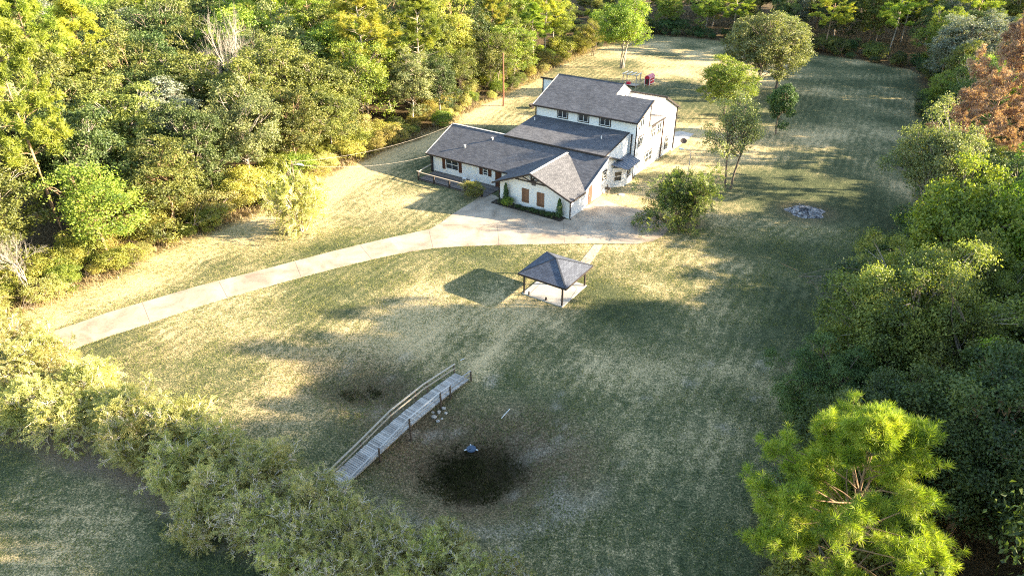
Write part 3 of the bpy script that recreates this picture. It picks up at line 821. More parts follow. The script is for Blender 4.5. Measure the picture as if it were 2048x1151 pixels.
# stick
for (a, c, lb) in (((1003, 833), (1020, 817), 'pale straight stick lying on the lawn right of the footbridge'), ((921, 720.5), (929, 717.5), 'short pale stick lying beyond the far end of the footbridge')):
    p, q = G(*a), G(*c); b = MB(); b.tube([(*p, gz(*p) + .04), (*q, gz(*q) + .06)], .03, 6); tag(b.build('stick', M['white_trim']), lb, 'stick')
# burnt brush pile
ax_, ay_ = G(1612, 424)
o = empty('burn_pile', (ax_, ay_, 0)); tag(o, 'round heap of pale ash and charred sticks on the right lawn', 'burn pile')
def ashmat():
    m, nt, bb = mat('ash'); tc = N(nt, "ShaderNodeTexCoord")
    f = noise(nt, 1.6, 5, .75, tc.outputs['Object'], 1.0)
    r = ramp(nt, [(.40, (.015, .015, .016)), (.50, (.12, .115, .12)), (.64, (.42, .40, .39))]); nt.links.new(f, r.inputs[0])
    nt.links.new(r.outputs[0], bb.inputs['Base Color']); bb.inputs['Roughness'].default_value = .95
    bump(nt, bb, noise(nt, 9, 4, .7, tc.outputs['Object']), .8, .06); return m
n = 40; rad = np.linspace(0, 1, 9); V, Fq = [], []
rr = np.random.default_rng(5)
for i, q in enumerate(rad):
    for k in range(n):
        a = 2 * math.pi * k / n; rx, ry = 2.35 * (1 + .12 * math.sin(3 * a) + .10 * math.sin(7 * a + 1)), 2.1 * (1 + .08 * math.sin(5 * a))
        V.append((q * rx * math.cos(a), q * ry * math.sin(a), .42 * (1 - q ** 2) ** 1.0 * (.6 + .8 * rr.random()) - (.03 if q == 1 else 0)))
for i in range(8):
    for k in range(n): Fq.append((i * n + k, i * n + (k + 1) % n, (i + 1) * n + (k + 1) % n, (i + 1) * n + k))
link_mesh('ash_heap', np_mesh('ash', V, Fq, [ashmat()], smooth=True), o)
for k in range(46):
    a, q = random.Random(k).uniform(0, 6.28), random.Random(k + 50).uniform(0, 1.9); th = random.Random(k + 99).uniform(0, 3.14); L_ = random.Random(k + 7).uniform(.25, .8)
    b = MB(); x, y = q * math.cos(a), q * math.sin(a); b.tube([(x, y, .22), (x + L_ * math.cos(th), y + L_ * math.sin(th), .18 + .15 * random.Random(k).random())], .035, 5)
    b.build('charred_stick', M['trim'] if k % 3 else M['deadwood'], o)

# utility pole behind the house with guy wire
x, y = G(1007, 212); h = height_at(x, y, 106)
o = empty('utility_pole', (x, y, 0)); tag(o, 'tall brown wooden utility pole standing behind the house at the wood edge', 'utility pole')
b = MB(); b.tube([(0, 0, -.2), (0, 0, h)], .19, 10, r1=.13); b.build('pole', plain('pole_wood', (.20, .09, .055), .8, .2, 3), o)
b = MB(); gx_, gy_ = G(962, 193); b.tube([(0, 0, h * .93), (gx_ - x, gy_ - y, .1)], .03, 5); b.build('guy_wire', M['deadwood'], o)
POLE_T = (x, y, h)
# light pole left with lamp head and service wires
x, y = G(606, 461); h = height_at(x, y, 322)
o = empty('light_pole', (x, y, 0)); tag(o, 'slim wooden pole with a white lamp head rising through the left crape myrtle', 'light pole')
b = MB(); b.tube([(0, 0, -.2), (.05, .05, h)], .11, 8, r1=.08); b.build('pole', M['bark_pine'], o)
b = MB(); b.tube([(0.04, .04, h - .45), (.5, -.05, h - .25), (.85, -.1, h - .35)], .03, 6); b.build('arm', M['flashing'], o)
b = MB(); b.tube([(.8, -.1, h - .33), (1.45, -.2, h - .42)], .13, 8, r1=.08); b.build('lamp_head', M['white_trim'], o)
LP = Vector((x, y, h))
def wire(name, p, q, sag, r, lb, parent=None):
    p, q = Vector(p), Vector(q); pts = []
    for i in range(17):
        t = i / 16; pts.append(tuple(p.lerp(q, t) - Vector((0, 0, 4 * sag * t * (1 - t)))))
    b = MB(); b.tube(pts, r, 5); o = b.build(name, M['deadwood'], parent)
    if lb: tag(o, lb, 'wire')
    return o
wire('service_wire', LP - Vector((0, 0, .1)), Hw(XE + .1, 9.3, 5.25), 1.0, .011, 'sagging pale wire from the light pole up to the left roof gable')
wire('service_wire', LP - Vector((0, 0, .4)), Hw(-24.6, 3.2, 2.5), .9, .010, 'lower pale wire from the light pole to the porch post')
# yard lamp behind the right crape myrtle
x, y = G(1372, 372); h = height_at(x, y, 303)
o = empty('yard_lamp', (x, y, 0)); tag(o, 'grey yard lamp post with curved arm beside the house, behind the right crape myrtle', 'lamp post')
b = MB(); b.tube([(0, 0, -.1), (0.03, 0, h - .1)], .075, 8, r1=.055); b.build('pole', M['grey_wood'], o)
hw = Vector(Hw(0, 0)) ; 
b = MB(); b.tube([(0.02, 0, h - .15), (-.15, .1, h + .12), (-.6, .3, h + .2), (-.95, .45, h + .2)], .03, 6); b.build('arm', M['flashing'], o)
b = MB(); b.beam((-.85, .4, h + .2), (-1.5, .68, h + .25), .22, .12); b.tube([(-1.2, .55, h + .19), (-1.2, .55, h + .04)], .13, 8); b.build('lamp_head', M['white_trim'], o)
# dish
x, y = G(1365, 298); h = height_at(x, y, 284)
o = empty('satellite_dish', (x, y, 0)); tag(o, 'black round dish on a thin post beside the tall block of the house', 'satellite dish')
b = MB(); b.tube([(0, 0, -.1), (0, 0, h)], .045, 8); b.build('post', M['deadwood'], o)
b = MB(); n = 20; tilt = Vector((-.1, -.55, .85)).normalized(); e1 = tilt.cross(Vector((1, 0, 0))).normalized(); e2 = tilt.cross(e1); c0 = Vector((0, 0, h + .12))
vs = [tuple(c0 - tilt * .03)]
for q in (.5, 1.0):
    for k in range(n):
        a = 2 * math.pi * k / n; vs.append(tuple(c0 + (e1 * math.cos(a) + e2 * math.sin(a)) * .52 * q + tilt * .12 * q * q))
fs = [(0, 1 + k, 1 + (k + 1) % n) for k in range(n)] + [(1 + k, 1 + n + k, 1 + n + (k + 1) % n, 1 + (k + 1) % n) for k in range(n)]
b.add(vs, fs); b.add([tuple(Vector(p) - tilt * .02) for p in vs], [f[::-1] for f in fs]); b.build('reflector', M['trim'], o)
b = MB(); b.tube([tuple(c0 - e1 * .45), tuple(c0 + tilt * .45 - e1 * .1)], .02, 5); b.disc(tuple(c0 + tilt * .40 - e1 * .12), .06, .12, 8); b.build('feed_arm', M['trim'], o)
# grill by the wall
x, y = G(1215, 389)
o = empty('grill', (x, y, 0), HRZ); tag(o, 'small black grill on legs against the white wall near the side door', 'grill')
b = MB()
for i in (-.22, .22):
    for j in (-.18, .18): b.tube([(i, j, 0), (i * .9, j * .9, .75)], .025, 6)
b.build('leg', M['deadwood'], o)
b = MB(); b.tube([(-.33, 0, .85), (-.2, 0, .87), (.2, 0, .87), (.33, 0, .85)], .2, 12); b.build('firebox', M['trim'], o)
b = MB(); b.tube([(-.1, 0, 1.05), (-.12, 0, 1.4)], .06, 8); b.build('chimney', M['trim'], o)
b = MB(); b.box(-.75, -.5, -.05, .2, 0, .42); tag(b.build('plastic_bin', M['white_trim'], loc=(x, y, 0), rz=HRZ), 'small white bin standing left of the black grill', 'bin')
x, y = G(1243, 389.5); b = MB(); b.disc((0, 0, -.02), .38, .10, 24); b.disc((0, 0, .081), .16, .02, 16); tag(b.build('tank_lid', M['white_trim'], loc=(x, y, 0)), 'round white septic lid in the grass beside the bay window', 'lid')
# porch chairs
def chair(x, y, rz, lb):
    o = empty('patio_chair', Hw(x, y, .13), HRZ + rz); tag(o, lb, 'chair', 'pale metal chairs on the porch')
    b = MB(); b.box(-.25, .25, -.25, .25, .40, .44); b.build('seat', M['white_trim'], o)
    b = MB(); b.beam((-.24, .25, .42), (-.24, .35, .95), .035, .035); b.beam((.24, .25, .42), (.24, .35, .95), .035, .035); b.beam((-.24, .35, .95), (.24, .35, .95), .035, .035)
    for k in range(4): b.beam((-.15 + k * .1, .26, .44), (-.15 + k * .1, .345, .95), .02, .02)
    b.build('backrest', M['white_trim'], o)
    for i in (-.23, .23):
        for j in (-.23, .23):
            b = MB(); b.tube([(i, j, 0), (i, j, .40)], .02, 6); b.build('leg', M['white_trim'], o)
chair(-18.3, 2.6, .4, 'pale metal chair on the porch left of the other chair')
chair(-16.9, 2.5, -.5, 'pale metal chair on the porch right of the other chair')
# climbing frame and red playhouse far behind the house
px_, py_ = G(1262, 172)
o = empty('climbing_frame', (px_, py_, 0), HRZ); tag(o, 'pale wooden climbing frame with overhead bars on the lawn behind the house', 'climbing frame')
for i in (-1.5, 1.5):
    for j in (-1.0, 1.0):
        b = MB(); b.box(i - .07, i + .07, j - .07, j + .07, 0, 2.4); b.build('post', M['deadwood'], o)
for k in range(4):
    b = MB(); b.box(-1.5 + k - .05, -1.5 + k + .05, -1.35, 1.35, 2.55, 2.66); b.build('top_bar', M['white_trim'], o)
b = MB()
for j in (-1.0, 1.0): b.box(-1.7, 1.7, j - .05, j + .05, 2.4, 2.54)
b.build('beam', M['deadwood'], o)
b = MB(); b.box(-1.45, 1.45, -.9, .9, .28, .36); b.build('platform', M['deadwood'], o)
M['red'] = plain('red_paint', (.50, .02, .05), .5, .15, 3)
b = MB(); b.box(-.9, -.2, -.5, .2, .37, .8); b.build('panel', M['red'], o)
px_, py_ = G(1294, 172)
o = empty('playhouse', (px_, py_, 0), HRZ); tag(o, 'small red playhouse with white trim and a rounded roof beside the climbing frame', 'playhouse')
b = MB(); prof = [(-.55, .35), (-.55, 1.6), (-.35, 1.95), (0, 2.08), (.35, 1.95), (.55, 1.6), (.55, .35)]
b.prism([(x, -.2, z_) for x, z_ in prof], (0, 2.5, 0)); b.build('wall', M['red'], o)
b = MB(); 
for p, q in zip(prof[1:-2], prof[2:-1]): b.prism([(p[0] * 1.06, -.3, p[1] + .03), (q[0] * 1.06, -.3, q[1] + .03), (q[0] * 1.06, -.3, q[1] + .09), (p[0] * 1.06, -.3, p[1] + .09)], (0, 2.7, 0))
b.build('roof', plain('pink_roof', (.62, .18, .22), .5, .1), o)
b = MB()
for x in (-.56, .56): b.box(x - .05, x + .05, -.26, -.2, .35, 1.65)
b.box(.555, .60, -.2, 2.3, .95, 1.05); b.box(.555, .60, -.2, 2.3, .35, .42); b.box(.555, .60, -.2, 2.3, 1.5, 1.58); b.box(.556, .601, -.26, -.14, .42, 1.5); b.box(.556, .601, 2.24, 2.32, .42, 1.5)
for i in (-.5, .5):
    for j in (-.1, 2.2): b.box(i - .05, i + .05, j - .05, j + .05, 0, .35)
b.build('trim', M['white_trim'], o)
b = MB(); b.box(-.35, .35, -.235, -.203, .4, 1.45); b.build('doorway', M['trim'], o)
# yard cart beside the tall block
x, y = G(1066, 216)
o = empty('yard_cart', (x, y, 0), .4); tag(o, 'low dark cart with handles in the grass left of the tall block', 'cart')
b = MB(); b.add([(-.5, -.4, .35), (.5, -.4, .35), (.5, .4, .35), (-.5, .4, .35), (-.75, -.55, .75), (.7, -.55, .75), (.7, .55, .75), (-.75, .55, .75)], [(0, 3, 2, 1), (0, 1, 5, 4), (1, 2, 6, 5), (2, 3, 7, 6), (3, 0, 4, 7)]); b.build('tray', M['trim'], o)
for j in (-.5, .5):
    b = MB(); b.tube([(-.3, j - .04, .28), (-.3, j + .04, .28)], .27, 14); b.build('wheel', M['trim'], o)
b = MB(); b.beam((.6, -.3, .5), (1.4, -.3, .85), .05, .05); b.beam((.6, .3, .5), (1.4, .3, .85), .05, .05); b.build('handle', M['deadwood'], o)

# ================================================================ vegetation
def unit(a): return a / (np.linalg.norm(a, axis=-1, keepdims=True) + 1e-9)
def leaves_mesh(name, P, Nn, L, Wd, mats, rg, U=None):
    """rhombic leaves at P, facing Nn, length L, width Wd"""
    n = len(P)
    if U is None: U = unit(np.cross(Nn, rg.normal(size=(n, 3))))
    V = unit(np.cross(Nn, U))
    L = np.broadcast_to(np.asarray(L, float), (n,))[:, None] / 2; Wd = np.broadcast_to(np.asarray(Wd, float), (n,))[:, None] / 2
    fold = Nn * Wd * .35
    Q = np.stack([P - U * L, P + V * Wd + fold, P + U * L, P - V * Wd + fold], 1).reshape(-1, 3)
    F = np.arange(4 * n).reshape(n, 4)
    return np_mesh(name, Q, F, mats)
def tubes_mesh(name, segs, mats, n=5):
    """segs: list of (points, r0, r1)"""
    b = MB()
    for pts, r0, r1 in segs: b.tube(pts, r0, n if r0 > .04 else 3, r1=r1, cap=False)
    me = bpy.data.meshes.new(name); me.from_pydata(b.v, [], b.f)
    for m in mats: me.materials.append(m)
    me.polygons.foreach_set('use_smooth', [True] * len(b.f)); me.update()
    return me
def limb(p, q, rg, bend=.12, k=4):
    p, q = np.array(p, float), np.array(q, float); L = np.linalg.norm(q - p); out = [tuple(p)]
    off = rg.normal(size=3) * L * bend; off[2] += L * .06
    for i in range(1, k + 1):
        t = i / k; out.append(tuple(p + (q - p) * t + off * math.sin(math.pi * t) * (.8 + .4 * rg.random())))
    return out
def broad(seed, h=12.0, r=4.6, base=3.0, lobes=34, clumps=26, nleaf=12, leaf=.30, lobe_r=.34, spread=.20, stems=1, flat=.8, hollow=.45, asym=.4, trunk_r=.2):
    rg = np.random.default_rng(seed)
    rz = (h - base) / 2; cz = base + rz
    i = np.arange(lobes) + .5
    ph = np.arccos(1 - 2 * i / lobes * .92); th = math.pi * (1 + 5 ** .5) * i + rg.random() * 6
    D = np.stack([np.sin(ph) * np.cos(th), np.sin(ph) * np.sin(th), np.cos(ph)], 1)
    fr = rg.uniform(hollow, .92, lobes)[:, None]
    wob = 1 + asym * np.sin(2 * th + rg.random() * 6)[:, None] * .6 + rg.normal(0, asym * .5, (lobes, 1))
    C = D * fr * wob * np.array([r * .8, r * .8, rz * .86])
    C[:, 2] += cz
    lr = r * lobe_r * rg.uniform(.6, 1.2, lobes)
    cl_c = np.repeat(C, clumps, 0); cl_r = np.repeat(lr, clumps); out = np.repeat(unit(C - np.array([0, 0, cz * .8])), clumps, 0)
    dd = unit(rg.normal(size=(lobes * clumps, 3)) + out * .75 + np.array([0, 0, .35]))
    cp = cl_c + dd * (cl_r * rg.uniform(.55, 1.08, lobes * clumps))[:, None] * np.array([1, 1, flat])
    k = nleaf
    P = np.repeat(cp, k, 0) + rg.normal(0, spread, (len(cp) * k, 3)) * np.array([1, 1, .7])
    nn = unit(np.repeat(dd, k, 0) * .7 + rg.normal(size=P.shape) * .75 + np.array([0, 0, .35]))
    sz = leaf * rg.uniform(.65, 1.3, len(P))
    me = leaves_mesh('crown', P, nn, sz, sz * .62, [M['leaf_olive']], rg)
    segs = []
    roots = [(rg.normal(0, .18 * stems), rg.normal(0, .18 * stems)) for _ in range(stems)] if stems > 1 else [(0, 0)]
    tops = []
    for sx, sy in roots:
        tx, ty = sx * 3.2 + rg.normal(0, .3), sy * 3.2 + rg.normal(0, .3)
        mid = (tx * .5, ty * .5, base + rz * .25); top = (tx, ty, base + rz * 1.35)
        tr = trunk_r / stems ** .5
        segs.append(([(sx, sy, -.2), ((sx + mid[0]) / 2 + rg.normal(0, .08), (sy + mid[1]) / 2 + rg.normal(0, .08), mid[2] * .5), mid], tr, tr * .7)); segs.append((limb(mid, top, rg, .04), tr * .7, tr * .22)); tops.append((mid, top))
    for j in range(lobes):
        mid, top = tops[j % len(tops)]
        t = np.clip((C[j, 2] - mid[2]) / (top[2] - mid[2]) * .6 - .1 + rg.normal(0, .08), 0, .85)
        a = np.array(mid) + (np.array(top) - np.array(mid)) * t
        segs.append((limb(a, C[j] + unit(C[j] - a) * lr[j] * .5, rg, .1), trunk_r * .30, .02))
        for q in range(3): segs.append((limb(C[j] * .7 + a * .3, cp[j * clumps + q * 5], rg, .1, 2), .03, .01))
    return tubes_mesh('trunk', segs, [M['bark']]), me
def pine(seed, h=18, r=4.0, base=.42, whorls=13, per=5, needle=.34, nn=12, width=.035, tufts=8, top=.5, lean=0.0, sub=3, tr=.22, taper=.8):
    rg = np.random.default_rng(seed); segs = []; T = []; TD = []
    tp = lambda z: np.array([lean * (z / h) ** 1.3 + .12 * math.sin(z * .5 + seed), .1 * math.sin(z * .37 + 2 * seed), z])
    segs.append(([tuple(tp(z)) for z in np.linspace(-.3, h * .98, 12)], tr, .03))
    for w in range(whorls):
        f = w / (whorls - 1); z = h * (base + (1 - base) * f ** .9 * .985)
        L0 = r * (top + (1 - top) * math.sin(math.pi * (.25 + .75 * f)) ** taper) * (1 - .80 * f ** 2.2)
        for b in range(per):
            if rg.random() < .12: continue
            a = rg.random() * 6.283; L = L0 * rg.uniform(.55, 1.12); up = rg.uniform(-.12, .30) + .7 * f ** 2
            d = np.array([math.cos(a), math.sin(a), up]); d /= np.linalg.norm(d)
            p0 = tp(z); p1 = p0 + d * L + np.array([0, 0, .10 * L])
            pts = limb(p0, p1, rg, .06, 4); segs.append((pts, .022 + .012 * L / 2 * tr / .22, .010))
            for s_ in range(sub + 1):
                t = rg.uniform(.40, .9) if s_ else 1.0
                q0 = np.array(pts[min(3, int(t * 4))]) * (1 - (t * 4 % 1)) + np.array(pts[min(4, int(t * 4) + 1)]) * (t * 4 % 1) if t < 1 else p1
                q1 = q0 + unit(d + rg.normal(0, .55, 3) + np.array([0, 0, .35])) * L * rg.uniform(.16, .34) if s_ else p1 + d * .25
                if s_: segs.append(([tuple(q0), tuple(q1)], .018, .008))
                m = max(2, int(tufts * (1 if s_ else 1.2)))
                for _ in range(m):
                    tt = rg.random() ** .35
                    base_ = q0 + (q1 - q0) * tt if s_ else p0 + (p1 - p0) * (1 - .35 * rg.random())
                    T.append(base_ + rg.normal(0, .13 * needle / .3, 3)); TD.append(unit(d * .7 + rg.normal(0, .4, 3) + np.array([0, 0, .7])))
    for _ in range(10): T.append(tp(h * rg.uniform(.95, 1.0)) + rg.normal(0, .12, 3)); TD.append(np.array([0, 0, 1.0]))
    T, TD = np.array(T), np.array(TD)
    P0 = np.repeat(T, nn, 0); D = unit(np.repeat(TD, nn, 0) * .55 + unit(rg.normal(size=P0.shape)))
    L = needle * rg.uniform(.7, 1.15, len(P0))
    C = P0 + D * (L * .5)[:, None]
    Nn = unit(np.cross(D, rg.normal(size=D.shape)))
    me = leaves_mesh('crown', C, Nn, L, width, [M['needle']], rg, U=D)
    return tubes_mesh('trunk', segs, [M['bark_pine']], 6), me
def grow(rg, p, d, L, r, depth, segs, tips, up=.15, fork=3, shrink=.72, wander=.35):
    p = np.array(p, float); pts = [tuple(p)]; q = p.copy(); dd = np.array(d, float)
    for i in range(3):
        dd = unit(dd + rg.normal(0, wander * .4, 3) + np.array([0, 0, up * .5])); q = q + dd * L / 3; pts.append(tuple(q))
    segs.append((pts, r, r * .55))
    tips.append((q.copy(), dd.copy(), depth))
    if depth == 0: return
    for k in range(fork):
        t = rg.integers(1, 4); st = np.array(pts[t])
        nd = unit(dd + rg.normal(0, wander * 1.5, 3)); grow(rg, st, nd, L * shrink * rg.uniform(.75, 1.2), r * .52, depth - 1, segs, tips, up, fork, shrink, wander)
def bare_tree(seed, h=14, r=.16, depth=4, fork=4, stems=1):
    rg = np.random.default_rng(seed); segs, tips = [], []
    for s_ in range(stems):
        grow(rg, (rg.normal(0, .2) * (stems > 1), 0, -.2), unit(np.array([rg.normal(0, .12 * stems), rg.normal(0, .12 * stems), 1])), h * .42, r, depth, segs, tips, .18, fork, .66, .30)
    return tubes_mesh('trunk', segs, [M['deadwood']], 5)
def pinnate(seed, h=3.6, r=2.2, stems=11, depth=3, leafy=.8, leaflet=.13, pairs=7, twig=.012, fork=3, top_only=False):
    """multi-stemmed shrub with feathery leaf sprays"""
    rg = np.random.default_rng(seed); segs, tips = [], []
    for s_ in range(stems):
        a = rg.random() * 6.283; sp = rg.random() ** .6 * .85 * r / h * 1.1
        grow(rg, (.35 * math.cos(a) * rg.random(), .35 * math.sin(a) * rg.random(), -.1), unit(np.array([math.cos(a) * sp, math.sin(a) * sp, 1.0])), h * .50, .035 * h / 3.6, depth, segs, tips, .10, fork, .62, .36)
    segs2 = [(p, max(a, twig), max(b, twig * .6)) for p, a, b in segs]
    P, NN, U, S_ = [], [], [], []
    for q, d, dep in tips:
        if dep > 1 or rg.random() > leafy: continue
        for _ in range(2 if dep == 0 else 1):
            ax = unit(d + rg.normal(0, .7, 3) + np.array([0, 0, -.05])); side = unit(np.cross(ax, rg.normal(size=3) * .4 + np.array([0, 0, 1]))); up = np.cross(side, ax)
            L = rg.uniform(.35, .75); 
            for i in range(pairs):
                t = (i + .6) / pairs; c = q + ax * L * t + np.array([0, 0, -.25 * L * t * t])
                s = leaflet * (1 - .35 * t) * rg.uniform(.8, 1.2)
                for sg in (-1, 1):
                    u = unit(side * sg + ax * .45 + rg.normal(0, .15, 3)); P.append(c + u * s * .55); U.append(u); NN.append(unit(up + rg.normal(0, .35, 3))); S_.append(s)
    P, NN, U, S_ = map(np.array, (P, NN, U, S_))
    NN = unit(NN - U * np.sum(NN * U, 1, keepdims=True))
    me = leaves_mesh('crown', P, NN, S_, S_ * .48, [M['leaf_crape']], rg, U=U)
    return tubes_mesh('trunk', segs2, [M['twig']], 4), me

VAR = {}
VAR['oak'] = [broad(10 + i, 12, 4.7, 1.2, 48, 28, 20, .20, lobe_r=.31, spread=.18, trunk_r=.2) for i in range(5)]
VAR['tall'] = [broad(30 + i, 14, 3.9, 2.4, 48, 26, 20, .20, lobe_r=.32, spread=.18, trunk_r=.18) for i in range(4)]
VAR['airy'] = [broad(50 + i, 11, 3.9, 1.6, 44, 20, 16, .18, lobe_r=.28, spread=.26, hollow=.35, stems=2, trunk_r=.18) for i in range(4)]
VAR['bush'] = [broad(70 + i, 3.4, 2.1, .1, 28, 20, 16, .135, lobe_r=.36, spread=.16, trunk_r=.05, stems=3) for i in range(5)]
VAR['oakfine'] = [broad(90 + i, 13, 6.2, 1.0, 84, 46, 22, .155, lobe_r=.21, spread=.20, asym=.45, trunk_r=.3) for i in range(4)]
VAR['willow'] = [broad(110 + i, 11, 4.3, 2.0, 70, 30, 13, .19, lobe_r=.25, spread=.24, hollow=.3, stems=3, flat=1.1, trunk_r=.24) for i in range(3)]
VAR['thin'] = [broad(125, 11, 4.3, 2.6, 44, 18, 12, .19, lobe_r=.24, spread=.26, hollow=.25, stems=2, flat=1.2, trunk_r=.2)]
VAR['magnolia'] = [broad(130, 6.5, 2.1, .9, 34, 26, 12, .20, lobe_r=.38, spread=.14, trunk_r=.12)]
VAR['pine'] = [pine(150 + i, 20, 3.9, .40, 14, 6, .36, 12, .05, 15, tr=.17) for i in range(3)]
VAR['pinenear'] = [pine(163, 16.4, 5.5, .34, 14, 7, .40, 40, .020, 8, top=.80, lean=-2.2, sub=6, tr=.20, taper=.5)]
VAR['deadpine'] = [pine(171, 17, 5.0, .30, 18, 7, .30, 14, .05, 12, top=.8, sub=4, tr=.2, taper=.6)]
VAR['bare'] = [(bare_tree(180 + i, 14, .16, 5, 4), None) for i in range(2)]
VAR['hedge'] = [pinnate(200 + i, 3.7, 2.7, 17, 4, [.72, .62, .5, .42][i], .135, 8, .016, 3) for i in range(4)]
VAR['sparse'] = [pinnate(210 + i, 3.4, 2.4, 17, 4, [.34, .16][i], .15, 7, .017, 3) for i in range(2)]
VAR['crape'] = [pinnate(220 + i, 4.2, 3.0, 13, 3, .98, .17, 7, .012, 4) for i in range(2)]
VDIM = dict(thin=(11, 4.3), oak=(12, 4.7), tall=(14, 3.9), airy=(11, 3.9), bush=(3.4, 2.1), oakfine=(13, 6.2), willow=(11, 4.3), magnolia=(6.5, 2.1), pine=(20, 3.9), pinenear=(16.4, 5.5), deadpine=(17, 5.0), bare=(14, 4), hedge=(3.7, 2.5), sparse=(3.4, 2.4), crape=(4.2, 3.0))
NAME = dict(thin='young_tree', oak='oak_tree', tall='broadleaf_tree', airy='young_tree', bush='bush', oakfine='oak_tree', willow='willow_oak_tree', magnolia='magnolia_tree', pine='pine_tree', pinenear='pine_tree', deadpine='dead_pine_tree', bare='bare_tree', hedge='hedge_shrub', sparse='hedge_shrub', crape='crape_myrtle')
CAT = dict(bush='bush', hedge='shrub', sparse='shrub')
COLW = {'needle_near': 'bright green', 'leaf_olive': 'olive green', 'leaf_dark': 'dark green', 'leaf_yellow': 'yellow green', 'leaf_autumn': 'golden brown', 'leaf_lime': 'bright green', 'leaf_willow': 'pale green', 'leaf_grey': 'grey green', 'needle': 'bright green', 'needle_gold': 'golden green', 'needle_dead': 'rusty brown', 'leaf_crape': 'feathery green', 'evergreen': 'dark evergreen', None: 'bare grey'}
placed = []
LABELS = set()
RANK = {}
ONES = ['', 'first', 'second', 'third', 'fourth', 'fifth', 'sixth', 'seventh', 'eighth', 'ninth', 'tenth', 'eleventh', 'twelfth', 'thirteenth', 'fourteenth', 'fifteenth', 'sixteenth', 'seventeenth', 'eighteenth', 'nineteenth']
TENS = {2: ('twentieth', 'twenty'), 3: ('thirtieth', 'thirty'), 4: ('fortieth', 'forty'), 5: ('fiftieth', 'fifty'), 6: ('sixtieth', 'sixty'), 7: ('seventieth', 'seventy'), 8: ('eightieth', 'eighty'), 9: ('ninetieth', 'ninety')}
def ordinal(n):
    if n < 20: return ONES[n]
    t, o = divmod(n, 10); return TENS[t][0] if o == 0 else TENS[t][1] + ' ' + ONES[o]
def sd1(x, y): return float(sdist(np.array([x]), np.array([y]), CLEAR)[0])
def label_ranks():
    for (reg, what, row), L in RANK.items():
        L.sort(key=lambda q: q[0])
        for i, (u, root, cw, wh) in enumerate(L):
            where = 'of the hedge' if reg == 'hedge' else f"in the {ordinal(row + 1).replace('first', 'front')} {'bush' if what == 'bush' else 'tree'} row, {reg} woods"
            root['label'] = f"{cw} {wh}, {ordinal(i + 1)} from left {where}"

def plant(kind, x, y, h, r, lm, label=None, rz=None, var=None, group=None, bark=None, z0=None, name=None, cat=None, rg_=random.Random(77)):
    vs = VAR[kind]; tr, cr = vs[(var if var is not None else rg_.randrange(len(vs))) % len(vs)]
    H0, R0 = VDIM[kind]
    zz = gz(x, y) if z0 is None else z0
    root = empty(name or NAME[kind], (x, y, zz), rg_.uniform(0, 6.28) if rz is None else rz)
    root.scale = (r / R0, r / R0, h / H0)
    t = link_mesh('trunk', tr, root)
    if bark: t.material_slots[0].link = 'OBJECT'; t.material_slots[0].material = M[bark]
    if cr:
        c = link_mesh('crown', cr, root); c.material_slots[0].link = 'OBJECT'; c.material_slots[0].material = M[lm]
    if label is None:
        what = {'bush': 'bush', 'hedge': 'shrub', 'sparse': 'twiggy shrub', 'pine': 'pine', 'bare': 'leafless tree'}.get(kind, 'tree')
        u, v, Z = proj((x, y, zz + h * .6)); s_ = -sd1(x, y)
        if kind in ('hedge', 'sparse'): reg, row = 'hedge', 0
        else:
            reg = 'far' if y > 150 else 'left' if x < 8 else 'right'
            row = int(s_ // 2.2) if kind == 'bush' else int(s_ // 6)
        if not (-40 < u < 2090 and -40 < v < 1190) and reg != 'hedge':
            side = 'right' if u > 1024 else 'left'
            label = f"{COLW[lm]} {what} out of sight beyond the {side} edge of the woods"; group = f"{COLW[lm]} {what}s beyond the {side} edge"
        else:
            RANK.setdefault((reg, what if what in ('bush',) else 'shrub' if reg == 'hedge' else 'tree', row), []).append((u, root, COLW[lm], what)); label = 'later'
    LABELS.add(label)
    tag(root, label, cat or CAT.get(kind, 'tree'), group)
    placed.append((x, y, r)); return root
def group_where(x, y):
    if y > 150: return 'in the far woods'
    if y < 50 and x < 5: return 'by the lawn'
    if x < 8: return 'in the left woods'
    return 'in the right woods'
def from_px(kind, ub, vb, vt, hw, lm, **kw):
    """a tree standing at a ground spot, as tall and as wide as it measures"""
    x, y = G(ub, vb); h = height_at(x, y, vt); Z = proj((x, y, h * .6))[2]
    return plant(kind, x, y, h, hw * Z / FPX, lm, **kw)

# ---- trees one can name
from_px('willow', 1240, 137, -14, 62, 'leaf_lime', label='slender bright green tree with pale trunk on the lawn behind the house', bark='bark_pale', var=0)
from_px('oak', 1505, 192, 12, 84, 'leaf_willow', label='large pale willow oak with several stems, left half of the pair on the far lawn', var=1)
from_px('oak', 1552, 178, 14, 70, 'leaf_willow', label='large pale willow oak, right half of the pair on the far lawn', var=2)
from_px('oak', 1445, 238, 104, 64, 'leaf_lime', label='bushy bright green tree in front of the pale willow oaks right of the house', var=0)
from_px('thin', 1455, 375, 180, 78, 'leaf_willow', label='thin two-stemmed tree with sparse green crown on the lawn beside the tall block', var=0, bark='bark')
from_px('magnolia', 1552, 268, 158, 33, 'evergreen', label='small dense dark magnolia standing alone on the right lawn')
from_px('crape', 1360, 446, 338, 82, 'leaf_olive', label='broad round crape myrtle at the right end of the concrete driveway', var=0, bark='bark')
from_px('crape', 606, 460, 338, 64, 'leaf_crape', label='tall thin crape myrtle around the light pole on the dry grass left of the driveway', var=1)
from_px('willow', 1832, 458, 222, 92, 'leaf_willow', label='pale leaning willow oak with a light grey trunk at the edge of the right woods', bark='bark_pale', var=1)
from_px('deadpine', 1930, 385, 42, 92, 'needle_dead', label='dead rusty brown pine towering over the right woods')
from_px('deadpine', 2070, 330, 60, 70, 'needle_dead', label='second rusty brown dead pine cut by the right edge of the photo')
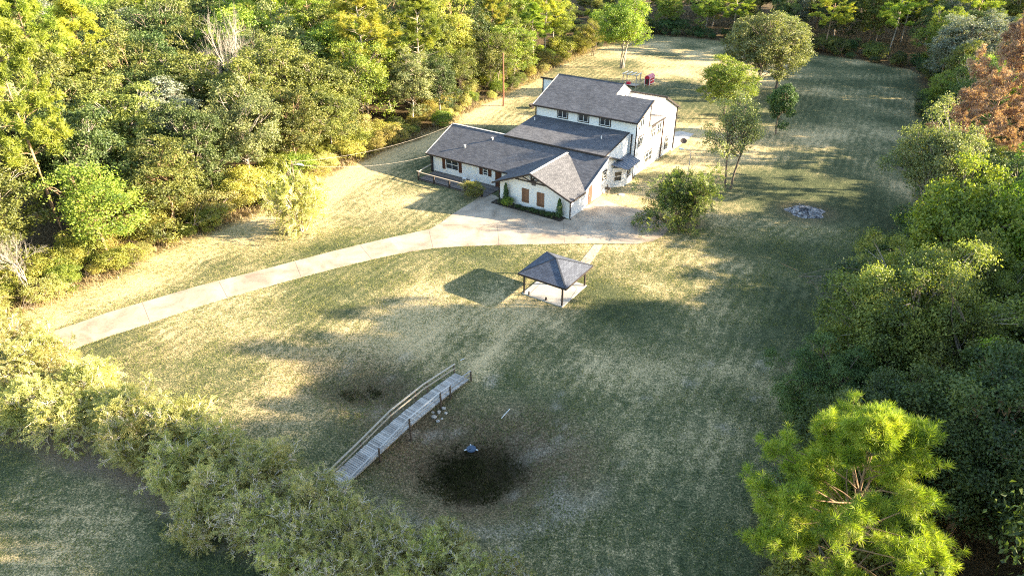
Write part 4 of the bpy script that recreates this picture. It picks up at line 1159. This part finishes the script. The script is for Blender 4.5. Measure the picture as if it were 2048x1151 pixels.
pnx, pny = G(1738, 860, 15.6)
plant('pinenear', pnx + 2.0, pny, 15.8, 5.1, 'needle_near', 'huge bright green pine in the bottom right corner of the photo', rz=0.0)
from_px('oakfine', 1750, 850, 490, 205, 'leaf_olive', label='great spreading oak with pale limbs above the bright corner pine', var=0, bark='bark_pale')
from_px('oakfine', 1925, 790, 512, 125, 'leaf_olive', label='broad oak just right of the great spreading oak', var=1, bark='bark_pale')
from_px('oakfine', 1860, 960, 620, 170, 'leaf_olive', label='broad oak between the great spreading oak and the corner pine', var=2)
from_px('oakfine', 1640, 900, 690, 125, 'leaf_dark', label='low dark oak at the lawn edge left of the great spreading oak', var=1)
from_px('oakfine', 2080, 930, 740, 140, 'leaf_dark', label='dark oak right of the corner pine at the right edge of the photo', var=0)
from_px('pine', 2085, 900, 540, 75, 'needle_gold', label='yellow green pine at the right edge of the photo above the corner pine')
from_px('pine', 140, 500, -40, 90, 'needle', label='tallest bright green pine at the left edge of the photo')
from_px('pine', 150, 340, -60, 75, 'needle', label='tall bright pine behind the tallest one in the top left corner')
from_px('pine', 738, 245, -30, 82, 'needle_gold', label='golden green pine with layered branches above the left woods', bark='bark_pale', var=1)
from_px('pine', 640, 190, -90, 60, 'needle', label='bright pine standing behind the golden layered pine')
from_px('bare', 500, 300, -30, 60, None, label='taller bare grey tree rising above the left woods', var=0)
from_px('bare', 462, 285, 10, 50, None, label='shorter bare grey tree beside the taller bare one', var=1)
from_px('bare', 60, 600, 430, 42, None, label='bare grey tree among golden shrubs at the left edge', var=1)
from_px('tall', 1910, 200, 20, 80, 'leaf_grey', label='silvery grey green tree in the shaded corner of the far lawn')
from_px('airy', 1870, 235, 140, 45, 'leaf_lime', label='small bright green tree at the corner of the right woods')
from_px('airy', 1180, 112, 35, 32, 'leaf_yellow', label='small yellow green tree at the wood edge left of the slender lawn tree')

# ---- scattered woods
rg = random.Random(12)
def far_enough(x, y, d):
    return all((x - a) ** 2 + (y - b) ** 2 > (d * (.5 + .5 * min(1, r / 4))) ** 2 for a, b, r in placed)
def sd1(x, y): return float(sdist(np.array([x]), np.array([y]), CLEAR)[0])
def hlimit(x, y):
    yy = y + .066 * (x - 5); j = rg.uniform(-1.2, 1.6)
    if x < 12: return 99
    if yy < 24: return 99 if x < 21 else .315 * (x - 16) + 5 + j
    if yy < 34: return 99 if x < 30 else .315 * (x + 40) + j
    if yy < 45.5: return 99 if x < 34 else .315 * (x - 24) + 10 + j
    if yy < 51.5: return 99 if x < 32 else .315 * (x + 30) + j
    if yy < 54.5: return .315 * (x - 4) + j
    if yy < 66: return .315 * (x - 22) + 1.0 + j * 1.5
    if yy < 77: return .315 * (x - 12) + 1.5 + j * 1.3
    if yy < 112: return .315 * (x - 18) + 4.0 + j
    if yy < 131: return .315 * (x - 14) + 1.5 + j
    return .315 * (x - 28) + 4.5 + j
cnt = dict(left=0, right=0, far=0, off=0)
tries = 0
cand = []
for _ in range(26000):
    x = rg.uniform(-150, 175); y = rg.uniform(-6, 285)
    cand.append((x, y))
for x, y in cand:
    dist = math.hypot(x, y)
    if dist > 270: continue
    u0, v0, Z0 = proj((x, y, 0)); u1, v1, Z1 = proj((x, y, 15))
    if Z0 < 2: continue
    vis = (-70 < u0 < 2120 or -70 < u1 < 2120) and v0 > -10 and v1 < 1250 and v1 > -520 and v0 < 1500
    onright = x > 14 and y < 175 and x < 135
    if not vis and not (onright and y > -6): continue
    if vis and v1 < -330: continue
    if proj((x, y, 13))[2] < 32 and u1 < 2500: continue
    s_ = sd1(x, y)
    if s_ > -2.6: continue
    sp = (5.5 if (x < 12) else 5.4) if vis else (6.5 if y + .066 * x < 55 and x < 85 else 11.5)
    if dist > 150: sp = 7.5
    if not far_enough(x, y, sp): continue
    lim = hlimit(x, y)
    left = x < 8 and y < 150
    yy = y + .066 * (x - 5)
    if left:
        h = rg.uniform(10.5, 14.5) + min(4.5, -s_ * .16)
        if s_ > -6: h *= .84
    elif y > 130: h = rg.uniform(12, 18)
    else: h = rg.uniform(12, 16.5)
    if yy < 51.5 and (not vis or ((yy > 45.5 or 24 < yy < 34) and x > 32)): h = 40
    h = min(h, lim, (25 if vis else 31) + rg.uniform(-1.5, 1.5))
    if not left and s_ > -5: h *= .85
    if vis and x > 20 and y < 100 and 1800 < u0: h = min(h, max(6.0, height_at(x, y, 300)))
    if h < 3.2: h = max(2.6, h)
    p = rg.random()
    if left:
        kind = 'oak' if p < .42 else 'tall' if p < .74 else 'airy' if p < .93 else 'pine'
        h *= 1.08; lm = rg.choice(['leaf_olive'] * 7 + ['leaf_dark'] * 3 + ['leaf_grey', 'leaf_willow', 'leaf_dark', 'leaf_lime', 'leaf_yellow'])
        if s_ > -8: lm = rg.choice(['leaf_yellow', 'leaf_olive', 'leaf_olive', 'leaf_lime', 'leaf_willow', 'leaf_olive', 'leaf_dark'])
    elif y > 130:
        kind = 'tall' if p < .55 else 'oak' if p < .8 else 'pine'
        lm = rg.choice(['leaf_olive', 'leaf_dark', 'leaf_dark', 'leaf_olive', 'leaf_lime', 'leaf_grey'])
        if x < 60: lm = rg.choice(['leaf_yellow', 'leaf_olive', 'leaf_lime', 'leaf_olive'])
    else:
        kind = 'oak' if p < .6 else 'tall' if p < .85 else 'airy' if p < .95 else 'pine'
        lm = rg.choice(['leaf_dark', 'leaf_dark', 'leaf_olive', 'leaf_olive', 'leaf_lime'])
    if kind == 'pine': lm = rg.choice(['needle_near', 'needle', 'needle_gold']) if x > 8 else rg.choice(['needle', 'needle_gold', 'needle_near']); h = min(h * 1.3, lim if lim < 90 else 22); 
    if dist < 58 and kind != 'pine': kind = 'oakfine'
    H0, R0 = VDIM[kind]
    r = (5.2 if kind == 'oakfine' else R0) * (1.22 if left and kind != 'pine' else 1.0) * (h / 12) ** .6 * rg.uniform(.85, 1.15)
    if kind == 'pine' and h < 9: kind = 'oak'; lm = 'leaf_olive'; r = 3.3
    grp = 'trees of the left woods' if left else 'trees of the far woods' if y > 150 else 'trees of the right woods'
    if not vis: grp = 'trees standing just outside the photo'
    plant(kind, x, y, h, r, lm, group=grp, bark=rg.choice([None, 'bark_pale', 'bark_pale', 'bark_pine']))
    cnt['left' if left else 'far' if y > 150 else 'right'] += 1
    if not vis: cnt['off'] += 1
print('TREES', cnt)

# ---- undergrowth bushes along the edges of the woods
nb_ = 0; bushes = []
for _ in range(16000):
    x = rg.uniform(-70, 100); y = rg.uniform(22, 205)
    s_ = sd1(x, y)
    if s_ > -.3 or s_ < -6.5: continue
    u0, v0, Z0 = proj((x, y, 1))
    if not (-60 < u0 < 2100 and 0 < v0 < 1200): continue
    if any((x - a) ** 2 + (y - b) ** 2 < 2.1 ** 2 + (1.6 if y > 110 else 0) * 4 for a, b in bushes): continue
    bushes.append((x, y)); left = x < 20
    h = rg.uniform(1.7, 4.0) * (1.25 if s_ < -2.5 else .8)
    lm = rg.choice(['leaf_yellow', 'leaf_autumn', 'leaf_yellow', 'leaf_lime', 'leaf_olive', 'leaf_crape', 'leaf_yellow'] if left else ['leaf_dark', 'leaf_dark', 'leaf_olive', 'evergreen'])
    plant('bush', x, y, h, h * rg.uniform(.6, .95), lm, group='bushes along the ' + ('left' if left else 'right') + ' wood edge'); nb_ += 1
print('BUSHES', nb_)

# ---- crape myrtle hedge across the lower left corner
hedge = [(-70, 700, 4.8, 0), (20, 728, 4.7, 1), (105, 752, 4.4, 0), (-60, 660, 4.6, 1),
         (400, 1075, 2.6, 4), (500, 1070, 3.4, 5), (600, 1095, 3.3, 5), (700, 1110, 3.2, 4), (800, 1140, 3.0, 5), (560, 1140, 2.6, 4), (650, 1180, 2.8, 5), (1040, 1235, 2.6, 4), (1000, 1180, 2.4, 5), (905, 1120, 2.3, 3), (-50, 800, 3.9, 0), (60, 838, 3.9, 0), (165, 868, 3.8, 0), (265, 915, 3.6, 1), (362, 965, 3.4, 1), (455, 1018, 3.3, 2), (540, 1078, 3.1, 3), (625, 1122, 3.0, 3), (720, 1165, 3.0, 3), (815, 1205, 3.0, 4), (915, 1250, 3.0, 3), (1010, 1300, 3.0, 4),
         (-30, 745, 4.0, 0), (75, 775, 4.0, 1), (170, 812, 4.0, 0), (265, 852, 3.9, 0), (360, 890, 3.7, 1), (450, 930, 3.5, 1), (535, 975, 3.3, 2), (615, 1020, 3.2, 2), (690, 1065, 2.9, 3), (770, 1100, 2.7, 3), (860, 1145, 2.7, 4), (950, 1190, 2.6, 3), (1010, 1150, 1.9, 5), (880, 1090, 1.8, 4)]
for i, (u, v, h, k) in enumerate(hedge):
    x, y = G(u, v)
    kind, var = ('hedge', k) if k < 4 else ('sparse', k - 4)
    plant(kind, x, y, h, h * (.72 if k < 4 else .62), 'leaf_crape', var=var, group='shrubs of the long hedge in the lower left', bark=None)

# ---- ground cover: blades of grass, dry fringe, basin weeds, litter (nobody could count them)
def blades(name, n, xr, yr, keep, hgt, wid, m, label, seed, lean=.5, per=3):
    g = np.random.default_rng(seed)
    x = g.uniform(*xr, n); y = g.uniform(*yr, n)
    k = keep(x, y, g); x, y = x[k], y[k]
    x = np.repeat(x, per) + g.normal(0, wid * 1.5, len(x) * per); y = np.repeat(y, per) + g.normal(0, wid * 1.5, len(y) * per)
    n = len(x); zz = ground_z(x, y)
    h = hgt * g.uniform(.5, 1.3, n); a = g.uniform(0, 6.283, n); la = g.uniform(0, 6.283, n)
    b = np.stack([x, y, zz - .01], 1); w = np.stack([np.cos(a), np.sin(a), 0 * a], 1) * (wid * g.uniform(.6, 1.2, n))[:, None]
    t = b + np.stack([np.cos(la) * lean * h, np.sin(la) * lean * h, h], 1)
    V = np.stack([b - w, b + w, t], 1).reshape(-1, 3)
    o = link_mesh(name, np_mesh(name, V, np.arange(3 * n).reshape(n, 3), [m])); return tag(o, label, 'grass', kind='stuff')
hedge_a = np.array(hedge_line)
def hdist(x, y):
    d = np.full(x.shape, 1e9)
    for (ax, ay), (bx, by) in zip(hedge_line[:-1], hedge_line[1:]):
        dx, dy = bx - ax, by - ay
        t = np.clip(((x - ax) * dx + (y - ay) * dy) / (dx * dx + dy * dy), 0, 1); d = np.minimum(d, np.hypot(x - ax - t * dx, y - ay - t * dy))
    return d
clearN = [(p[0], p[1]) for p in CLEAR]
pav_poly = [Hw(7.1 + i, -15.7 + j)[:2] for i, j in ((-2.6, -2.7), (2.6, -2.7), (2.6, 2.7), (-2.6, 2.7))]
def keep_lawn(x, y, g):
    dsd = sdist(x, y, driveway_poly)
    ok = (sdist(x, y, CLEAR) > -.5) & (dsd < .07) & (sdist(x, y, pav_poly) < 0)
    bs = gauss(x, y, -2.9, 33.8, 5.0, 3.5, .05, 3.5) < .5
    u = 1024 + FPX * x / (y * cs + CAMH * sn)
    dens = np.maximum(np.clip(fbm(x, y, 2.4, 91) * 1.9 - .45, 0, 1), (dsd > -.3) * 1.0)
    return ok & bs & (u > -60) & (u < 2100) & (g.random(x.shape) < dens)
blades('grass', 330000, (-50, 45), (23, 73), keep_lawn, .10, .022, M['grass'], 'short green and straw coloured grass on the lawn', 5, .9, 2)
def keep_fringe(x, y, g):
    s_ = sdist(x, y, CLEAR) + (fbm(x, y, 4, 33) - .5) * 2.5
    return (s_ < .6) & (s_ > -2.2) & (x < 24)
blades('dry_grass', 90000, (-56, 24), (44, 180), keep_fringe, .55, .03, M['drygrass'], 'tall dry straw coloured grass along the left wood edge', 6, .6, 3)
def keep_weed(x, y, g):
    a = gauss(x, y, -2.7, 34.3, 4.2, 3.0, .05, 2.2) * (.2 + 1.5 * fbm(x, y, 1.6, 71)); b = gauss(x, y, -12.4, 42.8, 3.9, 2.1, -.2, 3) * (.4 + fbm(x, y, 1.6, 72))
    return (a > .35 + .5 * g.random(x.shape)) | (b > .85 + .3 * g.random(x.shape))
blades('weeds', 60000, (-18, 5), (28, 47), keep_weed, .20, .035, M['weed'], 'dark rank weeds in the bottoms of the two dry basins', 8, .8, 2)

# ---- planting by the house
def columnar(x, y, h, r, label, seed):
    g = np.random.default_rng(seed); n = 2600
    t = g.random(n) ** .8; a = g.uniform(0, 6.283, n); lump = 1 + .25 * np.sin(a * 3 + t * 14) + .15 * g.normal(size=n)
    rr_ = r * (1 - t) ** .55 * (.35 + .65 * np.minimum(1, t * 8)) * lump * g.uniform(.7, 1.05, n)
    P = np.stack([rr_ * np.cos(a), rr_ * np.sin(a), t * h + .1], 1); nn = unit(np.stack([np.cos(a), np.sin(a), .3 + 0 * a], 1) + g.normal(0, .4, (n, 3)))
    o = empty('columnar_cypress', Hw(x, y, .1)); tag(o, label, 'shrub')
    link_mesh('foliage', leaves_mesh('foliage', P, nn, g.uniform(.10, .2, n), .07, [M['evergreen']], g), o)
    b = MB(); b.tube([(0, 0, -.05), (0, 0, h * .8)], .05, 6, r1=.015); b.build('stem', M['bark'], o)
columnar(-9.15, -.55, 2.75, .42, 'narrow dark cypress against the garage front, left of the shutters', 1)
columnar(-1.15, -.62, 2.5, .45, 'narrow dark cypress against the garage front, right of the shutters', 2)
def hplant(x, y, h, r, lm, label, **kw):
    X, Y, _ = Hw(x, y); return plant('bush', X, Y, h, r, lm, label=label, z0=.05, name='shrub', cat='shrub', **kw)
hplant(-8.6, -1.0, 1.25, .95, 'leaf_lime', 'round green shrub at the foot of the left garage cypress', var=0)
hplant(-9.6, -.9, .8, .6, 'leaf_dark', 'low dark shrub at the left end of the garage planting strip', var=1)
for i, (x, h) in enumerate(((-7.2, .45), (-6.2, .4), (-5.2, .55), (-4.4, .5), (-3.5, .6), (-2.6, .62), (-1.9, .7))):
    hplant(x, -.75 - .1 * (i % 2), h, .55, 'leaf_dark', f'low dark bedding plant on the garage strip, {ordinal(i + 1)} from the round shrub', var=i, group='low plants in the garage strip')
X, Y = G(946, 393); plant('bush', X, Y, 2.3, 1.55, 'leaf_yellow', label='mounded yellow green shrub at the front corner of the porch', name='shrub', cat='shrub', var=2)
def keep_litter(x, y, g):
    a = np.exp(-((np.hypot((x + 1.6) / 7.5, (y - 35) / 6) - .8) / .45) ** 2); b = np.exp(-(hdist(x, y) / 2.6) ** 2)
    return (sdist(x, y, CLEAR) > -1) & (g.random(x.shape) < np.maximum(.08, np.maximum(a * fbm(x, y, 1.5, 5) * 1.4, b * .8)))
g_ = np.random.default_rng(44); x_ = g_.uniform(-40, 20, 16000); y_ = g_.uniform(22, 62, 16000); k_ = keep_litter(x_, y_, g_) & (sdist(x_, y_, driveway_poly) < 0); x_, y_ = x_[k_], y_[k_]
P_ = np.stack([x_, y_, ground_z(x_, y_) + .06], 1); sz_ = g_.uniform(.04, .11, len(P_))
tag(link_mesh('fallen_leaves', leaves_mesh('fallen_leaves', P_, unit(g_.normal(0, .35, P_.shape) + np.array([0, 0, 1])), sz_, sz_ * .6, [M['drygrass']], g_)), 'pale dry leaves scattered over the grass around the basins', 'leaves', kind='stuff')
label_ranks()
